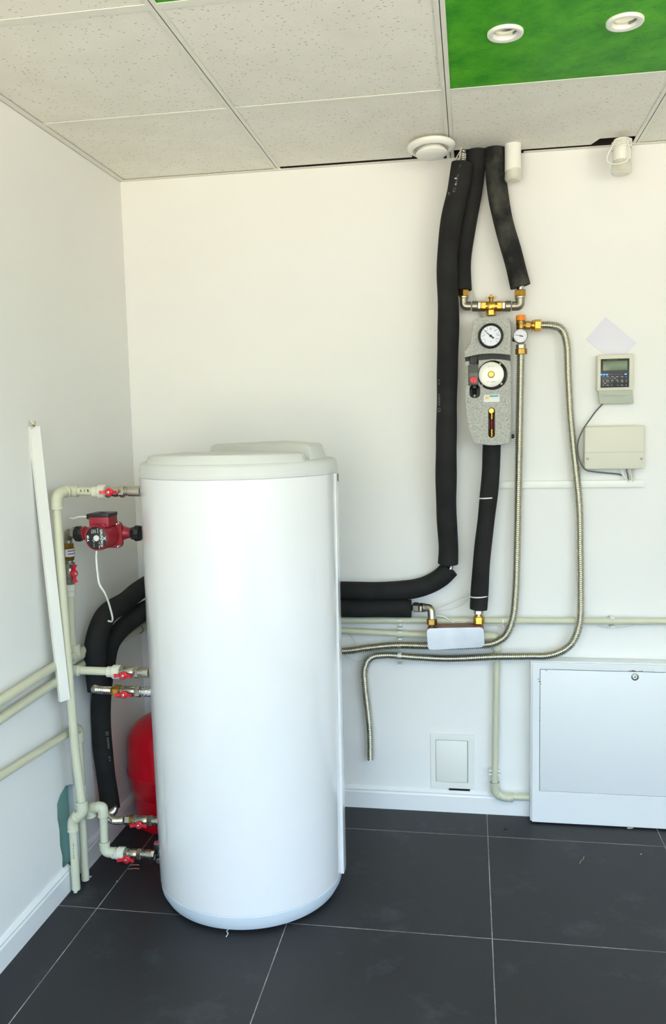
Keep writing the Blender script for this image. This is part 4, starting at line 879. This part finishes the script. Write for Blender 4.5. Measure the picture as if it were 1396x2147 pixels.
bm = B(); lathe(bm, lc+Y_*.003, FR, [(0, .0074), (.001, .0074)], 24); cyl(bm, lc, lc+FR*.005, .0028, 3); finish('lock_core', bm, RUBB, lk) if False else finish('lock_core', bm, BLACK, dr)
bm = B()
for (x, y, s) in ((1327,1406.5,.006),(1333,1408,.004),(1345,1407,.003),(1369,1409,.003),(1320,1406.5,.003),(1129,1424,.003),(1131,1429,.004),(1133,1434,.0025),(1145,1406,.003),(1131,1484,.002),(1130,1510,.0015),(1340,1407.5,.002)):
    q = P(x, y, -DC-.0002); box(bm, q-V((s, .0002, s*.35)), q+V((s, .0002, s*.35)))
finish('paint_chips', bm, RUST, t, smooth=False)
# access hatch
t = thing('access_hatch', 'small white flush access hatch low on the back wall left of the vertical pipe', 'access hatch', P(948, 1655, 0))
a, b = P(902.5,1537,0), P(994,1655,0); c1, c2 = P(913,1550,0), P(981,1641,0)
bm = B(); plate(bm, [V((a.x, 0, a.z)), V((b.x, 0, a.z)), V((b.x, 0, b.z)), V((a.x, 0, b.z))], [[V((c1.x, 0, c1.z)), V((c2.x, 0, c1.z)), V((c2.x, 0, c2.z)), V((c1.x, 0, c2.z))]], 1, -.0002, -.0045); finish('frame', bm, WP, t, smooth=False, bevel=.0008)
bm = B(); box(bm, (c1.x+.0012, -.0052, c2.z+.0014), (c2.x-.002, -.001, c1.z-.0012), .0006); finish('door', bm, WP, t)
bm = B(); box(bm, (c1.x-.001, -.0014, c2.z-.001), (c2.x+.001, -.0006, c1.z+.001)); finish('shadow_gap', bm, mat('teal_grey_gap', srgb(96, 130, 140), .8), t)
bm = B(); q, r_ = P(941,1651.5,-.001), P(985,1655.5,-.001); box(bm, (q.x, -.006, r_.z-.004), (r_.x, -.0005, q.z)); finish('bottom_slot', bm, BLACK, t)

# ------------------------------------------------------------------ controller, paper, junction box, trunking
pq = [P(1269,664,-.001), P(1335,719,-.001), P(1294,765,-.001), P(1228,712,-.001)]
bm = B(); hs = []
for k in range(11):
    q = pq[0].lerp(pq[3], .06+.08*k)+(pq[1]-pq[0])*.035; hs.append(circ(V((q.x, 0, q.z)), .0011, 8))
plate(bm, [V((q.x, 0, q.z)) for q in pq], hs, 1, -.0006, -.0014); o = finish('paper_sheet', bm, PAPER, smooth=False); rebase(o, P(1280,715,0)); tag(o, 'white notebook sheet with punched edge stuck askew above the controller', 'paper')
t = thing('controller', 'grey wall controller with green display and blue lights above the junction box', 'controller', P(1290, 846, 0))
a, b = P(1252.5,744.5,-.036), P(1327,818,-.036)
bm = B(); box(bm, (a.x, -.036, b.z), (b.x, -.001, a.z), .003); finish('case', bm, CREAM, t)
q1, q2, q3, q4 = P(1254,818.5,-.034), P(1326,818,-.034), P(1328.5,846,-.026), P(1257,847,-.026)
bm = B(); quadbox(bm, [q1, q2, q3, q4], (0, .024, 0)); finish('terminal_cover', bm, mat('cover_grey', srgb(182, 188, 170), .5), t, smooth=False, bevel=.002)
bm = B(); q, r_ = P(1264,826,-.034), P(1316,828,-.034); box(bm, (q.x, -.0345, r_.z), (r_.x, -.030, q.z), .0005); finish('cover_lip', bm, mat('cover_grey'  , srgb(182, 188, 170)), t)
p, q = P(1259.5,753,-.037), P(1318.5,811.5,-.037)
bm = B(); box(bm, (p.x, -.0375, q.z), (q.x, -.0355, p.z), .0006); kp = finish('keypad', bm, BLACK, t)
bm = B(); u, v = P(1264,757.5,-.038), P(1315,776,-.038); box(bm, (u.x, -.0382, v.z), (v.x, -.037, u.z), .0003); finish('display', bm, LCD, kp)
text('maker_print', 'CONTROLLER', .0055, P(1283,755,-.038), X, Z, GREYINK, kp, .0001)
for x in (1260.5, 1266.5, 1272.5, 1311.5):
    bm = B(); c = P(x, 785.5 if x < 1300 else 784.5, -.0385); box(bm, c-V((.0033, .0006, .0018)), c+V((.0033, .001, .0018)), .0006); finish('lit_indicator', bm, LED, kp)
bm = B()
for x in (1279, 1284, 1290, 1296, 1302): c = P(x, 785, -.038); box(bm, c-V((.0018, .0004, .0009)), c+V((.0018, .0005, .0009)))
finish('unlit_indicators', bm, GREYINK, kp)
for r_, row in enumerate(('\u00ab + M a b'.split(), ('esc - . a b').split())):
    for k, s in enumerate(row):
        if s == '.': continue
        c = P(1268.5+10.1*k, 793.5+r_*10.5, -.038); h = .0068
        bm = B()
        for sxx in (-1, 1):
            for szz in (-1, 1):
                cc = c+V((sxx*h, 0, szz*h)); quadbox(bm, [cc, cc-V((sxx*.0035, 0, 0)), cc-V((sxx*.0035, 0, szz*.0007)), cc-V((0, 0, szz*.0007))], (0, -.0004, 0)); quadbox(bm, [cc, cc-V((0, 0, szz*.0035)), cc-V((sxx*.0007, 0, szz*.0035)), cc-V((sxx*.0007, 0, 0))], (0, -.0004, 0))
        bt = finish('button', bm, WHITEP, kp, smooth=False)
        if s not in 'ab': text('button_sign', {'esc': 'ESC'}.get(s, s), .0062 if len(s) < 3 else .005, c, X, Z, WHITEP, kp, .0002)
# junction box
t = thing('junction_box', 'cream rectangular junction box below the controller', 'junction box', P(1288, 983, 0))
a, b = P(1225.5,894.5,-.04), P(1350.5,983,-.04); zl = P(1288,948,-.04).z
bm = B(); box(bm, (a.x, -.040, b.z), (b.x, -.001, a.z), .005, 3); finish('case', bm, CREAM, t)
bm = B(); box(bm, (a.x+.001, -.0405, zl-.0006), (b.x-.001, -.039, zl+.0003)); finish('lid_seam', bm, mat('cream_shadow_line', srgb(150, 148, 130), .7), t)
for x in (1231.5, 1344.5):
    bm = B(); lathe(bm, P(x, 962, -.040)+Y_*.001, FR, [(0, .0045), (.0014, .0042), (.0016, .003), (.0006, .002)], 20); finish('lid_screw', bm, GREYINK, t)
# flat trunking
a, b = P(1044,1008,-.012), P(1351,1022.5,-.012)
bm = B(); box(bm, (a.x, -.013, (b.z+P(1044,1022,-.012).z)/2-.001), (b.x, -.0005, (a.z+P(1351,1008,-.012).z)/2), .001); o = finish('cable_duct', bm, CREAM if False else WP); rebase(o, V((b.x, 0, b.z))); tag(o, 'thin white horizontal cable duct on the wall under the junction box', 'cable duct')
cable('dark grey cable curving from the controller around the junction box to the duct', [P(1264,846,-.02), P(1250,861,-.02), P(1238,877,-.025), P(1222,901,-.045), P(1212,925,-.045), P(1211,945,-.045), P(1217,970,-.045), P(1228,985,-.04), P(1245,989,-.03), P(1270,991.5,-.02), P(1295,994,-.015), P(1304,996,-.015)], .0026, GCAB)
for k, (x0, x1, x2, mt, lb) in enumerate(((1301,1306,1320,WCAB,'leftmost'), (1305,1308,1318,WCAB,'second'), (1313,1316,1317,GCAB,'dark'), (1319,1323,1324,WCAB,'fourth'), (1326.5,1327,1325,PCAB,'fifth'), (1331,1331,1328,WCAB,'rightmost'))):
    cable({'leftmost': 'leftmost white cable between the junction box and the duct', 'second': 'white cable bending right under the junction box, second from left', 'dark': 'dark cable in the middle of the bunch under the junction box',
           'fourth': 'white cable just right of the dark cable under the junction box', 'fifth': 'pale straight cable under the junction box, second from right', 'rightmost': 'rightmost white cable between the junction box and the duct'}[lb],
          [P(x0,981,-.02), P((x0*2+x1)/3,990,-.018), P(x1,997,-.016), P(x2,1010,-.012)], .0022, mt, group='cables under the junction box')

# ------------------------------------------------------------------ thin sensor wires
sw = 'thin sensor wires'
cable('thin pale wire running from the left elbow behind the three-way valve to the pump station', [P(985,585,-.02), P(995,625,-.02), P(1004,648,-.015), P(1013,668,-.015)], .0014, PCAB, group=sw, name='sensor_wire')
cable('thin wire parallel and left of its twin beside the brass three-way valve', [P(983,600,-.02), P(990,620,-.02), P(999,648,-.012), P(1010,668,-.012)], .0011, PCAB, group=sw, name='sensor_wire')
cable('thin pale wire hanging from the ceiling hole left of the steel pipe end', [P(968,300,-.085), P(965,316,-.085), P(956,332,-.08), P(949,350,-.06), P(942,380,-.05)], .002, PCAB, group=sw, name='sensor_wire')
cable('thin pale wire looping from the ceiling hole to the sleeve end', [P(969,302,-.09), P(964,325,-.095), P(961,343,-.10)], .002, PCAB, group=sw, name='sensor_wire')
cable('upper thin wire from the nickel elbow up to the zip tie on the sleeve', [P(914,1277,-.06), P(935,1268,-.05), P(960,1257,-.05), P(985,1246,-.06)], .0015, PCAB, group=sw, name='sensor_wire')
cable('lower sagging thin wire from the nickel elbow to the sleeve', [P(914,1279,-.06), P(940,1278,-.05), P(965,1270,-.05), P(985,1255,-.06)], .0012, PCAB, group=sw, name='sensor_wire')
cable('white sensor lead slanting from the elbow down to the heat exchanger', [P(914,1291,-.06), P(930,1293,-.05), P(948,1304,-.045), P(970,1313,-.045)], .0024, WCAB, group=sw, name='sensor_wire')
cable('white arched sensor lead between the two brass nuts of the heat exchanger', [P(964,1311,-.045), P(972,1304,-.045), P(984,1302.5,-.045), P(997,1307,-.05)], .002, WCAB, group=sw, name='sensor_wire')
cable('thin wire trailing right from the heat exchanger to the clip on the pipe', [P(1012,1315,-.05), P(1030,1312,-.045), P(1048,1309,-.045), P(1058,1308,-.045)], .0013, PCAB, group=sw, name='sensor_wire')
cable('thin wire loop hanging beside the tank under the corrugated hose', [P(716,1362,-.03), P(730,1380,-.02), P(750,1386,-.02), P(764,1382,-.02), P(762,1370,-.02)], .0010, PCAB, group=sw, name='sensor_wire')
cable('thin wire running down from the lower pipe beside the tank', [P(722,1322,-.018), P(735,1332,-.01), P(748,1354,-.01)], .0010, PCAB, group=sw, name='sensor_wire')
cable('thin wire sagging under the pipe clip above the cabinet', [P(1252,1311,-.03), P(1270,1315,-.04), P(1295,1316,-.04), P(1330,1311,-.03)], .0011, PCAB, group=sw, name='sensor_wire')
bm = B(); c = P(1054,1303,-WZ); lathe(bm, c, X, [(-.0015, .0125), (-.0015, .014), (.0015, .014), (.0015, .0125)], 28, cap=False); box(bm, c+V((-.003, -.004, -.022)), c+V((.003, 0, -.012)), .001)
o = finish('zip_tie', bm, WCAB); rebase(o, c); tag(o, 'small white zip tie round the upper pipe right of the heat exchanger', 'zip tie')

# ------------------------------------------------------------------ ceiling air valve and hanging lamp holders
c = P(904, 312, -.19); ax = V((.03, -.07, -1)).normalized()
t = thing('air_valve', 'round white air valve disc tilted under the ceiling notch left of the hoses', 'air valve', c)
bm = B(); lathe(bm, c-ax*.012, ax, [(0, .052), (.0, .074), (.004, .0765), (.010, .075), (.016, .068), (.018, .060), (.012, .053), (.004, .051), (.0, .040)], 64, cap=False); finish('outer_ring', bm, WP, t)
bm = B(); lathe(bm, c-ax*.008, ax, [(0, .034), (.014, .046), (.022, .0505), (.026, .050), (.031, .041), (.033, .018), (.0333, .003)], 56); finish('centre_disc', bm, WP, t)
bm = B(); lathe(bm, c-ax*.055, ax, [(.018, .04), (.046, .04)], 40); finish('spigot', bm, WP, t)
bm = B()
t = thing('lamp_holder', 'plain white cylindrical lamp holder in film beside the dusty hose', 'lamp holder', P(1076, 380, -.09))
a, b = P(1075,296,-.09), P(1075,360,-.09)
cyl(bm, b, a, .0262, 40, .002); finish('cylinder', bm, WP, t)
bm = B(); lathe(bm, P(1076,356,-.09), -Z, [(0, .0268), (.012, .0275), (.030, .0282), (.036, .024), (.037, .010)], 18); finish('film_wrap', bm, CLEAR, t)
bm = B(); lathe(bm, P(1076,358,-.09), -Z, [(0, .022), (.018, .021), (.024, .012)], 24); finish('bulb_socket', bm, CREAM, t)
t = thing('lamp_holder', 'white lamp holder wound with pale cord under the ceiling at the right', 'lamp holder', P(1304, 362, -.10))
a, b = P(1303,292,-.10), P(1303,338,-.10)
bm = B(); lathe(bm, a, b-a, [(0, .024), (.02, .027), (.055, .0275), ((b-a).length, .026)], 36); finish('cylinder', bm, WP, t)
bm = B(); lathe(bm, P(1303,334,-.10), -Z, [(0, .0255), (.018, .030), (.040, .0325), (.047, .026), (.048, .01)], 16); finish('film_wrap', bm, CLEAR, t)
bm = B(); lathe(bm, P(1303,338,-.10), -Z, [(0, .018), (.02, .017), (.03, .008)], 20); finish('bulb_socket', bm, CREAM, t)
bm = B(); base = P(1303,300,-.10); pts = []
for i in range(90):
    a_ = i/90*4.2*2*PI; pts.append(base+V((.0295*math.cos(a_)+.002*math.sin(i*.3), .0295*math.sin(a_), .006-.026*i/90+.006*math.cos(a_+.7))))
sweep(bm, pts, .0026, 8); finish('wound_cord', bm, WCAB, t)
bm = B(); s = spline([P(1290,296,-.12), P(1280,312,-.13), P(1272,332,-.13), P(1274,340,-.13), P(1284,344,-.135), P(1300,343,-.14), P(1314,337,-.14), P(1320,324,-.14), P(1318,308,-.135), P(1315,290,-.12)], .006); sweep(bm, s, .0024, 8); finish('cord_loop', bm, WCAB, t)
bm = B(); box(bm, P(1315,308,-.11)-V((.012, .01, .006)), P(1315,308,-.11)+V((.008, .01, .004)), .002); finish('cord_clip', bm, CREAM, t)

# ------------------------------------------------------------------ small debris on the floor
def debris(label, px, py, s, mt, cat='debris', n=4, name='plaster_crumb', flat=.4, group=None):
    c = FL(px, py, 0); bm = B(); rnd = random.Random(int(px*7+py))
    for k in range(n):
        o = V((rnd.uniform(-1, 1)*s*.7, rnd.uniform(-1, 1)*s*.5, 0)); r = s*rnd.uniform(.3, .7)
        v = bmesh.ops.create_icosphere(bm, subdivisions=1, radius=r)['verts']
        for q in v: q.co = V((q.co.x*rnd.uniform(.8, 1.3), q.co.y*rnd.uniform(.7, 1.2), max(-r*flat, q.co.z*flat)+r*flat))+o+c
    ob = finish(name, bm, mt, smooth=False); rebase(ob, c); tag(ob, label, cat, group)
debris('crumpled plaster scraps on the floor under the cabinet edge', 1321, 1737, .010, mat('scrap', srgb(190, 188, 170), .9), n=6, name='plaster_scrap')
debris('white plaster crumbs at the foot of the rear pipe', 188, 1839, .007, GYP, n=5)
debris('white plaster crumbs at the foot of the front riser', 158, 1871, .009, GYP, n=6)
debris('small white fleck on the floor tile right of centre, below the cabinet', 1345, 1791, .004, WHITEP, n=1, name='floor_fleck')
debris('tiny white fleck on the floor tile right of the tank', 834, 1799, .0025, WHITEP, n=1, name='floor_fleck')
debris('small pale fleck on the grout line left of the tank', 245, 1848, .0035, GYP, n=2, name='floor_fleck')
debris('dark smudge of dirt on the tile left of the cabinet', 1059, 1738, .006, RUBB, n=3, name='dirt_lump')
bm = B(); s = spline([FL(1215,1811,.002), FL(1218,1805,.002), FL(1222,1802,.004), FL(1224,1796,.002)], .003); sweep(bm, s, .0011, 6); o = finish('straw_bit', bm, mat('straw', srgb(150, 140, 100), .8)); rebase(o, s[0]); tag(o, 'curled straw bit on the floor tile below the cabinet', 'debris')
bm = B(); s = spline([FL(474,1964,.002), FL(478,1957,.003), FL(475,1952,.004), FL(479,1949,.002)], .003); sweep(bm, s, .0014, 6); o = finish('wire_hook', bm, WHITEP); rebase(o, s[0]); tag(o, 'tiny pale wire hook on the floor in front of the tank', 'debris')
for k, yy in enumerate((1813, 1821)):
    bm = B(); s = spline([FL(272+k*-3,yy+1,.002), FL(282,yy,.003), FL(292,yy+.5,.002)], .004); sweep(bm, s, .0012, 6); o = finish('copper_wire', bm, COPPER); rebase(o, s[0]); tag(o, ['upper short copper wire on the floor under the lowest red valve', 'lower short copper wire on the floor under the lowest red valve'][k], 'wire', 'copper wires on the floor')
